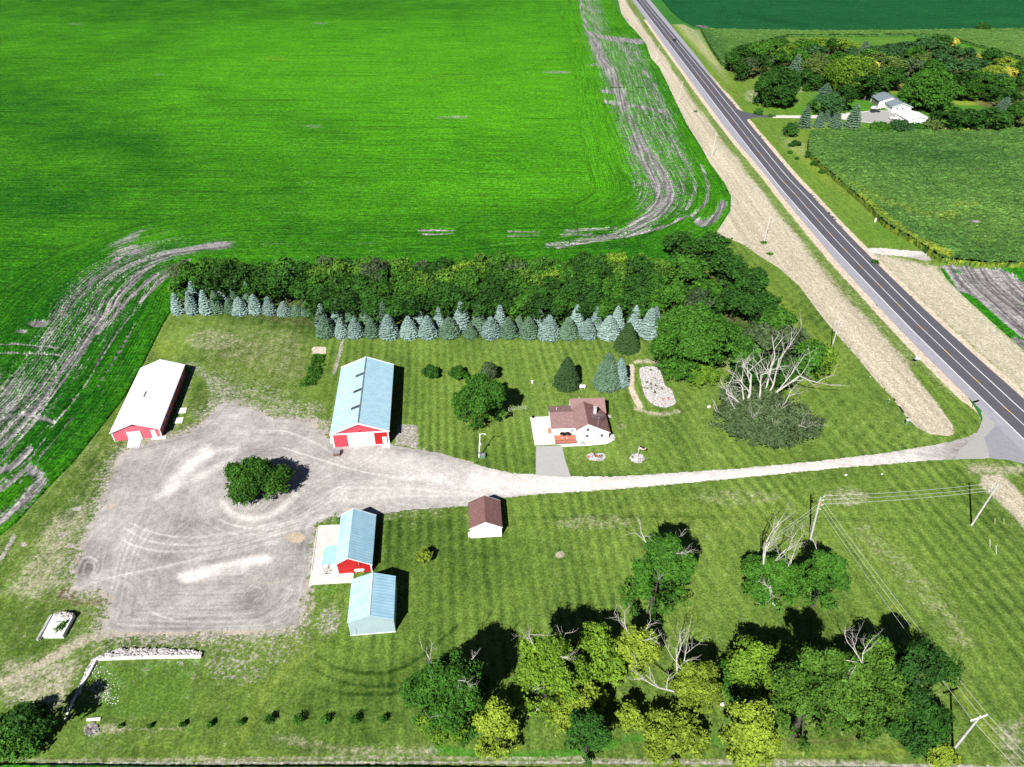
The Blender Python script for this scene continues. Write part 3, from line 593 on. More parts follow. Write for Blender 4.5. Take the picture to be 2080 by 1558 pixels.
# ------------------------------------------------------------------ verges
def strip_poly(ua, ub, lo, hi, n=60):
    v = np.linspace(lo, hi, n); return np.concatenate([Gn(np.stack([np.interp(v, VS, ua), v], 1)), Gn(np.stack([np.interp(v, VS, ub), v], 1))[::-1]])
WV = [(1246, -40), (1262, 27), (1276, 49), (1290, 63), (1312, 89), (1322, 119), (1339, 138), (1360, 180), (1377, 216), (1396, 254), (1426, 301), (1441, 330), (1472, 372), (1485, 398), (1484, 428), (1466, 456), (1452, 477), (1484, 486), (1512, 498), (1542, 520), (1580, 543), (1624, 581), (1661, 632), (1692, 671), (1736, 720), (1781, 775), (1811, 806), (1841, 848), (1862, 868), (1890, 882), (1925, 886), (1975, 872), (1992, 850), (1980, 828)]
WV += [(float(u), float(v)) for u, v in zip(uS[::-1], VS[::-1]) if -40 <= v < 815]
def verge_post(X, Y, U, V, at):
    us = np.interp(V, VS, uS); d = (us-U)/(cp*(V+269)/HC)       # metres west of the shoulder
    n1 = (fbm(X*.15, Y*.05, 2)-.5)*1.2
    at['sand'] = np.maximum(at['sand'], np.clip(1.15-(d-(1.9+n1*.6))*.9, 0, 1)*(V > 40))
    at['straw'] = np.maximum(at['straw'], .28+.72*np.clip((d-5.5+n1*2)/3, 0, 1))*(.80+.35*vn(d*1.4+3, Y*.03, 16))
    at['tint'] += .9*(vn(d*2.2, Y*.03, 6)-.5)+.5*(vn(d*.5, Y*.02, 66)-.5)+.25
    at['brown'] = np.maximum(at['brown'], .75*np.clip(1-np.abs(d-7.6-n1)/4.0, 0, 1)*(V > 400)*(.5+.7*vn(d*2.0, Y*.05, 18)))
    at['lush'] = np.maximum(at['lush'], .40*np.clip(1-np.abs(d-4.6-n1)/1.6, 0, 1)*(V < 640))
    for k in ('straw', 'brown', 'sand'): at[k] *= 1-at['green']
WSPEC = [('straw', .85, 'A', [(1480, 480), (1500, 400), (1480, 330), (1560, 440), (1690, 600), (1800, 735), (1930, 870), (1870, 880), (1700, 690), (1560, 530)], 14), ('green', 1.0, 'A', [(1848, 742), (1862, 742), (1884, 766), (1920, 797), (1966, 822), (1992, 845), (1985, 875), (1938, 890), (1936, 866), (1900, 814), (1860, 765)], 2.5),
 ('lush', .4, 'L', [(1640, 490), (1648, 500)], 8), ('lush', .6, 'B', (1413, 227, 11, 5), 0), ('lush', .5, 'B', (1552, 497, 5, 4), 0), ('lush', .5, 'B', (1563, 517, 6, 5), 0), ('dirt', .9, 'B', (1268, 42, 12, 8), 0), ('dirt', .8, 'B', (1275, 60, 14, 5), 0), ('brown', .6, 'B', (1870, 850, 14, 9), 0), ('brown', .5, 'L', [(1860, 720), (1850, 745)], 9), ('lush', .35, 'L', [(1520, 420), (1600, 520), (1680, 620)], 5)]
tag(sheet('west_verge', Gn(WV), .5, .020, GRASS, WSPEC, GA, post=verge_post, rect=(-50, 400, 60, 900)), kind='structure')
# east side: verge, farmstead turf
EV = [(float(u), float(v)) for u, v in zip(uE, VS) if -40 <= v <= 1300]
EVp = EV+[(2700, 1300), (2700, 300), (2300, 200), (2300, 50), (1900, 66), (1700, 66), (1560, 64), (1410, 60), (1390, 50), (1350, 20), (1340, 0), (1310, -40)]
def east_post(X, Y, U, V, at):
    ue = np.interp(V, VS, uE); d = (U-ue)/(cp*(V+269)/HC); n1 = (fbm(X*.15, Y*.05, 12)-.5)*1.4
    at['sand'] = np.maximum(at['sand'], np.clip(1.2-(d-(1.3+n1*.5))*1.1, 0, 1)*np.where(V < 190, .6, 1))
    at['tint'] += .7*(vn(d*2.2, Y*.03, 6)-.5)+.30; at['straw'] *= (.85+.3*vn(d*1.3, Y*.03, 16)); at['yel'] = np.maximum(at['yel'], .35*(d < 40)); at['lush'] = np.maximum(at['lush'], .62*fbm(X*.04, Y*.04, 44)*(V < 505)*1.5)
ESPEC = [('straw', .85, 'A', [(1745, 505), (1900, 540), (1930, 570), (2010, 650), (2110, 740), (2300, 900), (2300, 1100), (2080, 800), (1900, 640)], 8), ('straw', .5, 'A', [(1320, 0), (1350, 0), (1420, 60), (1470, 140), (1480, 170), (1440, 130)], 10),
 ('yel', .7, 'A', [(1340, 0), (1400, 60), (1470, 110), (1475, 145), (1440, 130), (1380, 70)], 8), ('lush', .62, 'A', [(1480, 150), (1540, 200), (1650, 215), (1800, 205), (1800, 225), (1640, 228), (1550, 228), (1500, 190)], 10),
 ('lush', .45, 'A', [(1530, 245), (1610, 250), (1640, 330), (1760, 420), (1850, 490), (1760, 500), (1640, 380)], 16), ('yel', .55, 'A', [(1580, 262), (1640, 275), (1640, 310), (1720, 390), (1760, 420), (1660, 370), (1600, 310)], 10), ('straw', .32, 'A', [(1570, 265), (1640, 290), (1640, 330), (1590, 300)], 8),
 ('lush', .8, 'A', [(1770, 262), (1900, 262), (1900, 268), (1600, 268)], 4), ('yel', .9, 'B', (1820, 180, 32, 12), 0), ('yel', .8, 'B', (1970, 208, 45, 8), 0), ('lush', .7, 'B', (1960, 218, 60, 8), 0), ('brown', .7, 'A', [(1480, 150), (1560, 100), (1900, 90), (2080, 150), (2080, 260), (1950, 200), (1700, 180), (1600, 150)], 8), ('tint', -.4, 'A', [(1480, 150), (1560, 100), (1900, 90), (2080, 150), (2080, 260), (1950, 200), (1700, 180)], 8),
 ('straw', .42, 'B', (1530, 195, 25, 18), 0), ('straw', .4, 'B', (1625, 180, 12, 12), 0), ('lush', .35, 'B', (1900, 545, 22, 18), 0), ('brown', .4, 'B', (1860, 540, 40, 8), 0), ('brown', .4, 'L', [(1960, 640), (2040, 720), (2080, 760)], 6), ('brown', .4, 'B', (1912, 548, 14, 18), 0)]
tag(sheet('east_verge', Gn(EVp), .9, .020, GRASS, ESPEC, GA, post=east_post, rect=(30, 420, 60, 620)), kind='structure')
flat('farm_lane', [(1570, 234.5), (1640, 235), (1740, 228), (1775, 224), (1850, 226), (1880, 240), (1850, 262), (1815, 257), (1745, 247), (1700, 241), (1640, 240), (1570, 239.5)], .040, CONC)
flat('farm_lane', [(1748, 229), (1775, 225), (1850, 227), (1881, 240), (1851, 261), (1815, 256), (1745, 246)], .052, GRVL2)
flat('farm_lane_mouth', [(1497, 221), (1510, 227), (1535, 232), (1566, 234.5), (1566, 238.5), (1530, 239), (1518, 243), (1513, 247), (1480, 205)], .046, ASPH)
tag(sheet('field_entrance', Gn([(1753, 505), (1790, 504), (1830, 508), (1872, 511), (1888, 522), (1893, 529), (1880, 530), (1850, 523), (1800, 518), (1770, 514)]), .3, .036, GRAVEL, [('light', .75, 'B', (1810, 511, 90, 14), 0)], VA, rag=.4, ragf=.9), kind='structure')
# ------------------------------------------------------------------ bean field west of the road
FB = [(-400, 1545), (-60, 1150), (0, 1089), (34, 1062), (67, 1025), (101, 988), (148, 941), (197, 880), (256, 804), (293, 737), (333, 656), (350, 629), (358, 600), (378, 574), (440, 566), (900, 566), (1340, 535), (1405, 500), (1448, 474), (1465, 456), (1480, 430), (1484, 400), (1470, 370), (1441, 330), (1426, 301), (1396, 254), (1377, 216), (1360, 180), (1339, 138), (1322, 119), (1312, 89), (1290, 63), (1276, 49), (1257, 27), (1246, 0), (1225, -40), (1200, -90)]
FBW = Gn(FB); FPOLY = np.concatenate([FBW, [(FBW[-1][0], 2400), (-1500, 2400), (-1500, 30), (FBW[0][0], 30)]])
def field_post(X, Y, U, V, at):
    d, al, _, _, _ = segdist(X, Y, FBW)
    hw = np.where((X < -56) | (X > 22), 52.0, 22.0); hd = d < hw
    at['s'] = np.where(hd, d, Y+X*.035); at['t'] = np.where(hd, al, X)
    at['soil'] *= .80+.4*fbm(at['s']*.5, at['t']*.03, 21)
    at['edge'] = d
FSPEC = [('soil', .38, 'A', [(1195, 70), (1300, 82), (1330, 150), (1370, 240), (1410, 330), (1400, 430), (1300, 470), (1290, 420), (1270, 330), (1240, 230), (1215, 140)], 14), ('soil', .34, 'A', [(440, 495), (380, 520), (300, 600), (220, 690), (150, 780), (60, 900), (-20, 960), (-20, 780), (70, 700), (130, 630), (190, 570), (250, 500)], 18), ('soil', .42, 'A', [(1170, -20), (1215, -20), (1240, 70), (1195, 75)], 10),('tint', .75, 'A', [(420, 60), (1180, 20), (1230, 200), (1290, 330), (900, 330), (500, 260), (330, 200)], 90), ('tint', .5, 'L', [(650, 420), (900, 400), (1200, 380)], 70), ('tint', -.55, 'L', [(-100, 200), (150, 260), (330, 330)], 90), ('tint', -.45, 'L', [(420, 195), (600, 240), (700, 275)], 50), ('tint', -.5, 'B', (60, 390, 220, 60), 0), ('tint', -.3, 'A', [(0, 560), (300, 500), (360, 640), (100, 980), (-100, 900)], 60), ('tint', -.45, 'B', (500, 0, 700, 60), 0), ('tint', -.35, 'A', [(-50, 430), (1350, 450), (1350, 560), (-50, 1000)], 60), ('tint', .3, 'B', (200, 480, 200, 30), 0),
 ('yel', .25, 'B', (490, 230, 90, 26), 0), ('yel', .40, 'B', (560, 120, 40, 8), 0), ('yel', .34, 'B', (900, 160, 120, 14), 0), ('yel', .35, 'B', (1220, 195, 20, 22), 0), ('yel', .38, 'B', (1180, 85, 30, 5), 0), ('yel', .3, 'B', (720, 265, 90, 14), 0),
 ('yel', .4, 'L', [(1232, 0), (1248, 35), (1268, 65)], 2.5),
 ('soil', .8, 'L', [(1178, -10), (1186, 40), (1196, 75)], 7), ('soil', .55, 'L', [(1190, -10), (1205, 40), (1222, 75)], 16), ('soil', .9, 'L', [(1192, 68), (1230, 78), (1270, 83), (1305, 86)], 10), ('soil', .80, 'L', [(1208, 84), (1222, 120), (1240, 150), (1258, 190), (1268, 215)], 26), ('soil', .6, 'L', [(1255, 85), (1275, 110), (1280, 130)], 16), ('soil', .7, 'L', [(1290, 88), (1296, 125)], 7),
 ('soil', .78, 'L', [(1222, 186), (1270, 190)], 6), ('soil', .85, 'L', [(1230, 208), (1280, 215), (1350, 228)], 8), ('soil', .62, 'L', [(1262, 215), (1290, 260), (1310, 300)], 24), ('soil', .80, 'L', [(1290, 280), (1325, 320), (1350, 365), (1362, 400), (1340, 430)], 26), ('soil', .80, 'L', [(1290, 300), (1320, 350), (1340, 400), (1320, 440), (1285, 465)], 22), ('soil', .6, 'L', [(1300, 455), (1240, 478), (1180, 490), (1110, 500)], 8), ('soil', .75, 'L', [(1395, 440), (1350, 462), (1280, 480), (1200, 493), (1130, 505)], 4),
 ('soil', .9, 'L', [(1470, 415), (1455, 440), (1430, 455), (1415, 450)], 14), ('soil', .7, 'L', [(1425, 340), (1438, 380), (1432, 415), (1405, 440)], 5), ('soil', .6, 'L', [(1360, 280), (1400, 340), (1412, 385), (1395, 425)], 6), ('soil', .7, 'L', [(1310, 145), (1332, 190), (1352, 235)], 2.5), ('soil', .7, 'L', [(1322, 160), (1345, 205), (1372, 260)], 2.5), ('soil', .65, 'L', [(1340, 440), (1300, 470), (1220, 488)], 10),
 ('soil', 1.0, 'L', [(303, 461), (285, 472), (270, 484)], 8), ('soil', .75, 'L', [(275, 480), (262, 500), (290, 520)], 16), ('soil', .62, 'L', [(240, 500), (235, 540), (180, 580)], 22), ('soil', .95, 'L', [(455, 496), (420, 503), (380, 512), (330, 520)], 12), ('soil', .8, 'L', [(345, 515), (300, 545), (255, 590), (215, 640), (190, 660)], 18), ('soil', .55, 'L', [(300, 520), (220, 560), (150, 610), (110, 660), (80, 710)], 36),
 ('soil', .95, 'L', [(385, 530), (345, 555), (310, 590), (285, 615)], 6), ('soil', 1.0, 'L', [(320, 560), (270, 600), (225, 650), (200, 680)], 6), ('soil', .9, 'L', [(240, 595), (205, 625), (170, 660)], 4), ('soil', .50, 'L', [(210, 650), (160, 710), (120, 760), (70, 830), (0, 900)], 38), ('soil', .55, 'L', [(140, 720), (90, 790), (30, 860), (-40, 930)], 30), ('soil', .9, 'L', [(210, 660), (140, 735), (60, 850), (-20, 930)], 5), ('soil', .85, 'L', [(180, 700), (125, 780), (60, 870), (-20, 970)], 4),
 ('soil', .8, 'L', [(-20, 702), (60, 703), (120, 710)], 3), ('soil', .8, 'L', [(-20, 720), (60, 720), (125, 724)], 3), ('soil', 1.0, 'B', (78, 660, 24, 9), 0), ('soil', .9, 'B', (45, 676, 14, 5), 0), ('soil', .55, 'A', [(-50, 760), (60, 760), (100, 800), (40, 880), (-50, 940)], 20), ('soil', .8, 'L', [(-20, 860), (50, 845), (110, 860)], 6),
 ('soil', .9, 'L', [(-20, 965), (30, 945), (60, 915)], 16), ('soil', .92, 'L', [(-30, 1085), (20, 1045), (60, 1010), (85, 975), (60, 955)], 22), ('soil', .6, 'L', [(-20, 1010), (20, 980), (50, 960)], 18), ('soil', .85, 'L', [(170, 790), (215, 715), (260, 650), (275, 630)], 2.6), ('soil', .85, 'L', [(200, 790), (245, 715), (275, 660)], 2.2), ('soil', .75, 'L', [(60, 940), (115, 860), (165, 795), (200, 740)], 2.4), ('soil', .7, 'L', [(40, 985), (95, 915), (150, 850)], 2.4), ('soil', .7, 'L', [(245, 610), (235, 625), (280, 600)], 3),
 ('soil', .85, 'L', [(430, 506), (520, 500), (600, 500), (760, 500)], 3.2), ('soil', .7, 'L', [(440, 500), (480, 495), (640, 493)], 2.6), ('soil', .7, 'L', [(315, 471), (345, 472)], 3), ('soil', .6, 'L', [(560, 470), (700, 470), (780, 472)], 2.6), ('soil', .55, 'L', [(560, 478), (700, 478)], 2.2), ('soil', .75, 'L', [(850, 470), (925, 470)], 2.4), ('soil', .7, 'L', [(855, 478), (920, 477)], 2), ('soil', .85, 'L', [(1030, 472), (1095, 473)], 2.6), ('soil', .8, 'L', [(1030, 481), (1095, 481)], 2.6), ('soil', .6, 'L', [(1150, 472), (1250, 465)], 5), ('soil', .55, 'L', [(1140, 480), (1200, 478)], 5),
 ('soil', .62, 'B', (1130, 148, 36, 3.2), 0), ('soil', .50, 'B', (918, 240, 50, 3.2), 0), ('soil', .42, 'B', (635, 258, 34, 3), 0), ('soil', .42, 'B', (322, 153, 16, 2.4), 0), ('soil', .4, 'B', (155, 50, 22, 2.4), 0), ('soil', .4, 'B', (650, 48, 22, 2.4), 0), ('soil', .6, 'B', (1205, 133, 14, 4), 0)]
def bean_z(X, Y, U, V, at):
    s, t = at['s'], at['t']
    so = at['soil']+(vn(s*1.1, t*.12, 31)-.5)*.8+(fbm(X*2.6, Y*2.6, 32)-.5)*.6
    h = np.clip((.62-so)*4, 0, 1)
    rw = .5+.5*np.sin(2*np.pi*s/.76)
    z = .05+h*(.34+.16*rw+.26*(fbm(X*2.1, Y*2.1, 33)-.3)+.08*(hsh(np.round(X*9), np.round(Y*9), 4)-.5))
    return z*np.clip(at['edge']/.25, 0, 1)**.5+.02
FRECT = [(-170, -34, 30, 206)]
tag(sheet('bean_field', FPOLY, .34, 0, BEAN, FSPEC, FA, rect=FRECT[0], post=field_post, zfun=bean_z), 'low leafy green soybean rows bending round the corner of the farmyard', 'crop rows', kind='stuff')
tag(sheet('bean_field', FPOLY, .8, .30, BEAN, FSPEC, FA, rect=(-34, 110.0, 170, 420), post=field_post, zfun=lambda X, Y, U, V, at: bean_z(X, Y, U, V, at)), 'bright green soybean field between the tree belt and the road', 'crop rows', kind='stuff')
def bzf(X, Y, U, V, at): return np.full(X.shape, .40)+.12*(hsh(np.round(X), np.round(Y), 5)-.5)
tag(sheet('bean_field', FPOLY, 3.0, .30, BEAN, FSPEC, FA, rect=(-484, -34, 206, 770), post=field_post, zfun=bzf), 'wide bright green soybean field at the upper left', 'crop rows', kind='stuff')
tag(sheet('bean_field', FPOLY, 2.2, .30, BEAN, FSPEC, FA, rect=(-34, 180, 420, 1050), post=field_post, zfun=bzf), 'far end of the bright green soybean field along the road', 'crop rows', kind='stuff')
# ------------------------------------------------------------------ crops east of the road
def corn_post(X, Y, U, V, at):
    a = R(-4); at['s'] = Y*math.cos(a)+X*math.sin(a)*.3; at['t'] = X+0
def corn_z(h, amp):
    def f(X, Y, U, V, at): return h+amp*(hsh(np.round(X*7), np.round(Y*7), 41)-.5)+amp*.6*(fbm(X*.3, Y*.3, 42)-.5)
    return f
CPOLY = [(1640, 292), (1645, 272), (1780, 270), (2110, 268), (2600, 268), (2600, 560), (2110, 545), (1990, 543), (1912, 536), (1885, 518), (1850, 494), (1800, 467), (1760, 425), (1715, 385), (1668, 345), (1640, 318)]
CSPEC = [('yel', .50, 'L', [(1745, 405), (1790, 445), (1850, 490), (1880, 510), (1920, 528)], 22), ('yel', .6, 'L', [(1880, 510), (1925, 528)], 22), ('yel', .40, 'L', [(1700, 365), (1780, 412), (1850, 438), (1930, 455)], 26), ('yel', .42, 'B', (1920, 445, 40, 12), 0), ('tint', .35, 'A', [(1700, 380), (2080, 430), (2080, 480), (1900, 520), (1780, 420)], 18), ('yel', .35, 'B', (2000, 500, 60, 14), 0), ('yel', .4, 'B', (1960, 425, 50, 8), 0), ('tint', -.4, 'B', (1900, 320, 200, 30), 0), ('yel', .5, 'B', (1950, 272, 60, 4), 0), ('soil', .6, 'B', (1975, 462, 14, 4), 0), ('tint', -.4, 'L', [(1760, 420), (1850, 470), (1960, 500)], 12)]
def walled(name, polypx, res, rect, mat, spec, h, amp, label, kindmat=None):
    P_ = Gn(polypx); o = sheet(name, P_, res, h, mat, spec, FA, rect=rect, post=corn_post, zfun=corn_z(h, amp))
    tag(o, label, 'crop rows', kind='stuff')
    # stalk wall along the rim
    q = []
    for a, b in zip(P_, np.roll(P_, -1, 0)):
        n = max(1, int(np.linalg.norm(b-a)/.5))
        if np.linalg.norm(b-a) > 160: n = 8
        for k in range(n): q.append(a+(b-a)*k/n)
    q = np.array(q); n = len(q); rg = np.random.RandomState(5)
    top = np.c_[q, h*(1-.25*rg.rand(n))]; bot = np.c_[q+(rg.rand(n, 2)-.5)*.5, np.zeros(n)]
    npmesh('rim', np.concatenate([bot, top]), [(i, (i+1) % n, n+(i+1) % n, n+i) for i in range(n)], mat, o, attrs={k: (np.full(2*n, -.3) if k == 'tint' else np.r_[q[:, 0], q[:, 0]] if k == 's' else (.35+.25*rg.rand(2*n) if (k == 'yel' and 'tall' in label) else np.zeros(2*n))) for k in FA})
    return o
walled('corn_field', CPOLY, .62, (90, 360, 150, 420), CORN, CSPEC, 2.1, .95, 'tall corn field with a yellow rim beside the road')
walled('corn_field', [(1423, 63), (1560, 66), (1700, 67.5), (1850, 66), (2300, 60), (2300, 205), (2150, 150), (2040, 112), (1990, 98), (1900, 75), (1600, 76), (1500, 100), (1478, 142), (1464, 132), (1445, 105)], 1.6, (90, 760, 300, 640), CORN, [('tint', .5, 'A', [(1420, 60), (2200, 60), (2200, 160), (1900, 90), (1500, 90)], 10), ('tint', -.5, 'L', [(1435, 75), (1470, 120)], 16)], 2.1, .8, 'pale green corn strip behind the distant grove')
walled('distant_field', [(1344, 0), (1362, 22), (1385, 42), (1405, 52), (1430, 60), (1600, 63.5), (1700, 65), (1850, 63.5), (2300, 57), (2300, -60), (1240, -60)], 3.2, (60, 1100, 540, 1400), BEANFAR, [('soil', .9, 'L', [(1410, 53), (1440, 57)], 2.5), ('soil', .7, 'L', [(1660, 64), (1720, 66)], 1.5), ('tint', -.9, 'L', [(1500, 28), (1560, 42), (1640, 54)], 7), ('tint', .5, 'B', (2000, 45, 100, 10), 0)], .5, .3, 'dark green field at the upper right beyond the corn')
SPOLY = [(1905, 536), (1990, 546), (2110, 548), (2600, 560), (2600, 1300), (2300, 925), (2110, 738), (2010, 650), (1950, 595), (1922, 566)]
def soil_post(X, Y, U, V, at):
    q = Gn([(1905, 536), (1922, 566), (1950, 595), (2010, 650), (2110, 738), (2300, 925), (2600, 1300)]); d, al, _, _, _ = segdist(X, Y, q)
    at['s'] = d; at['t'] = al; at['edge'] = d
SSPEC = [('soil', .95, 'A', [(1905, 536), (1990, 545), (2035, 548), (2110, 590), (2110, 715), (2040, 660), (2010, 632), (1985, 610), (1945, 590), (1925, 560)], 4), ('soil', -.5, 'B', (1945, 553, 14, 6), 0), ('soil', -.6, 'B', (2085, 620, 12, 22), 0), ('soil', .9, 'L', [(2060, 690), (2100, 720)], 6)]
tag(sheet('bean_strip', Gn(SPOLY), .42, 0, BARESOIL, SSPEC, FA, rect=(95, 260, 60, 200), post=soil_post, zfun=bean_z), 'green crop strip and grey tyre-marked soil east of the road', 'crop rows', kind='stuff')
# crops just south of the lawn, seen at the very bottom edge
def south_post(X, Y, U, V, at): at['s'] = Y+.02*X; at['t'] = X+0; at['edge'] = 46.6-Y+0*X
sp_ = np.array([(-120, 20), (120, 20), (120, 46.0), (40, 46.6), (0, 47.6), (-120, 48.2)])
tag(sheet('south_field', sp_, .3, 0, BEAN, [('tint', -.6, 'B', (1040, 1558, 1500, 60), 0)], FA, post=lambda X, Y, U, V, at: (south_post(X, Y, U, V, at), at.__setitem__('edge', np.full(X.shape, 2.0))), zfun=bean_z), 'dark leafy crop rows along the bottom edge', 'crop rows', kind='stuff')
# garden rows
gp = Gn([(637, 722), (659, 722), (656, 745), (645, 783), (614, 786), (622, 765)])
# ------------------------------------------------------------------ trees
def leafset(rs, cen, rad, per, size, up=.25, zlo=-.55, spread=.6, tone=None):
    """leaf sprays on the shells of many small lobes -> verts, quads, per-face shade"""
    n = len(cen); k = 6 if per >= 18 else 1; nc = max(1, per//k)
    idx = np.repeat(np.arange(n), nc); N = len(idx)
    z = rs.uniform(zlo, 1, N); ph = rs.uniform(0, 2*np.pi, N); q = np.sqrt(1-z*z)
    d = np.stack([q*np.cos(ph), q*np.sin(ph), z], 1)
    p = cen[idx]+d*rad[idx]*rs.uniform(.6, 1.2, (N, 1)); twig = rs.uniform(0, 1, N)
    if k > 1:                                      # tufts of leaves on each twig
        p = np.repeat(p, k, 0); d = np.repeat(d, k, 0); idx = np.repeat(idx, k); twig = np.repeat(twig, k); N = len(idx)
        p = p+rs.normal(0, 1, (N, 3))*size*np.array([1.15, 1.15, .7])
    nr = d*.8+rs.normal(0, spread, (N, 3))*.75+np.array([0, 0, up]); nr /= np.linalg.norm(nr, axis=1)[:, None]
    a = np.cross(nr, rs.normal(0, 1, (N, 3))); a /= np.linalg.norm(a, axis=1)[:, None]+1e-9; b = np.cross(nr, a)
    s = size*rs.uniform(.5, 1.45, (N, 1)); s2 = s*rs.uniform(.45, .95, (N, 1))
    V = np.stack([p-a*s-b*s2*.6, p+a*s*.7-b*s2, p+a*s+b*s2*.5, p-a*s*.5+b*s2], 1).reshape(-1, 3)
    F = np.arange(4*N).reshape(-1, 4)
    lobe = rs.uniform(0, 1, n)
    if tone is not None: lobe = .5*lobe+.5*tone
    return V, F, np.clip(.45*lobe[idx]+.35*twig+.2*rs.uniform(0, 1, N), 0, 1)
def shell(rs, n):
    k = np.arange(n)+.5; z = 1-1.62*k/n; ph = k*2.399963+rs.uniform(0, 6); q = np.sqrt(np.clip(1-z*z, 0, 1))
    return np.stack([q*np.cos(ph), q*np.sin(ph), z], 1)
def crown_lobes(rs, a, b, h0, h1, rl, dens=1.15, fl=.35):
    """several boughs, each a cluster of small leafy lobes, filling an uneven ellipsoid"""
    H = h1-h0; m_ = (a+b)/2; ns = 1 if m_ < 1.3 else int(4+m_*1.15)
    C, Rd, T = [], [], []
    for i in range(ns):
        if ns == 1: c = np.array([0, 0, (h0+h1)/2]); r = np.array([a, b, H/2]); 
        else:
            rho = .74*math.sqrt((i+.3)/ns); an = i*2.399963+rs.uniform(-.5, .5)
            k = rs.uniform(.62, 1.25)*(1.1-.35*rho); r = np.array([m_*.38*k, m_*.38*k, min(H*.32, m_*.50)*k])
            top = h1-(rho/.74)**2*H*rs.uniform(.18, .46)-rs.uniform(0, .10)*H
            c = np.array([a*rho*1.12*math.cos(an), b*rho*1.12*math.sin(an), max(top-r[2], h0+r[2]*.8)])
        n = max(5, int(dens*2.3*(r[0]*(r[0]+2*r[2])/3)/(rl*rl)*2.0)); t = rs.uniform(0, 1)
        d = shell(rs, n); j = rs.uniform(1-fl, 1.12, (n, 1))
        C.append(c+d*np.maximum(r-rl*.6, r*.35)*j); Rd.append(rl*rs.uniform(.6, 1.3, (n, 1))*np.array([1, 1, .78])); T.append(np.full(n, t))
        if ns > 1 and i % 2 == 0:                  # skirts towards the ground
            n2 = max(2, n//5); an2 = rs.uniform(0, 6.28, n2); q = rs.uniform(.5, .9, n2)
            C.append(np.stack([a*q*np.cos(an2), b*q*np.sin(an2), h0+H*rs.uniform(.08, .42, n2)], 1)); Rd.append(rl*rs.uniform(.7, 1.2, (n2, 1))*np.array([1, 1, .8])); T.append(np.full(n2, t*.6))
    global TONE; TONE = np.concatenate(T)
    return np.concatenate(C), np.concatenate(Rd)
def trunk_mb(rs, h, r, lobes=None, nl=5):
    m = MB(); m.tube([(0, 0, -.2), (rs.uniform(-.1, .1), rs.uniform(-.1, .1), h*.35), (rs.uniform(-.25, .25), rs.uniform(-.25, .25), h*.75)], [r*1.25, r*.85, r*.35], 7)
    if lobes is not None:
        for i in rs.choice(len(lobes), min(nl, len(lobes)), replace=False):
            c = lobes[i]; z0 = h*rs.uniform(.22, .5)
            m.tube([(0, 0, z0), (c[0]*.45, c[1]*.45, z0+(c[2]-z0)*.55), (c[0]*.92, c[1]*.92, c[2])], [r*.5, r*.3, r*.1], 5)
    return m
def branches(rs, m, p, d, L, r, depth, spread=.55, n=3, up=.15):
    """bare limbs, forking"""
    p = Vector(p); d = Vector(d).normalized(); pts = [p]; k = 3
    for i in range(k):
        d = (d+Vector(rs.normal(0, .13, 3))+Vector((0, 0, up*.3))).normalized(); p = p+d*L/k; pts.append(p)
    m.tube(pts, [r, r*.82, r*.66, r*.5], 4 if depth < 2 else 5, cap=False)
    if depth <= 0: return
    for j in range(n):
        q = pts[1+(j % 3)] if j < n-1 else pts[-1]
        e = (d+Vector(rs.normal(0, spread, 3))+Vector((0, 0, up))).normalized()
        branches(rs, m, q, e, L*rs.uniform(.5, .8), r*.52, depth-1, spread, n, up)
def make_tree(name, a, b, h0, h1, rl, size, per, seed, mat, dens=1.15, fl=.35, label=None, cat='tree', group=None, loc=(0, 0, 0), trunk=True, extra=None, core=True, rz=0):
    rs = np.random.RandomState(seed); t = empty(name, loc, rz, label, cat, group)
    C, Rd = crown_lobes(rs, a, b, h0, h1, rl, dens, fl)
    V, F, lf = leafset(rs, C, Rd, per, size, tone=TONE)
    if core:                                       # inner leaves, darkened in colour as painted crown shade
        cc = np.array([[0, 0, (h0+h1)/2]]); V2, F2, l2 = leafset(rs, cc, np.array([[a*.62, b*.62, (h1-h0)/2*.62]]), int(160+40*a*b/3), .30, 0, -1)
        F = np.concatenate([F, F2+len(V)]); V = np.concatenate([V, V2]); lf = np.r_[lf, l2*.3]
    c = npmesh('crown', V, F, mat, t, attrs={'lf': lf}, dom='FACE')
    kids = [c]
    if trunk: kids.append(trunk_mb(rs, h1, max(.12, h1*.022), C).build('trunk', BARK, t))
    if extra:
        for (px, py, pz), (dx, dy, dz), L, r, dp in extra:
            m = MB(); branches(rs, m, (px, py, pz), (dx, dy, dz), L, r, dp); kids.append(m.build('dead_limb', DEADW, t))
    KIDS[t.name] = kids
    return t
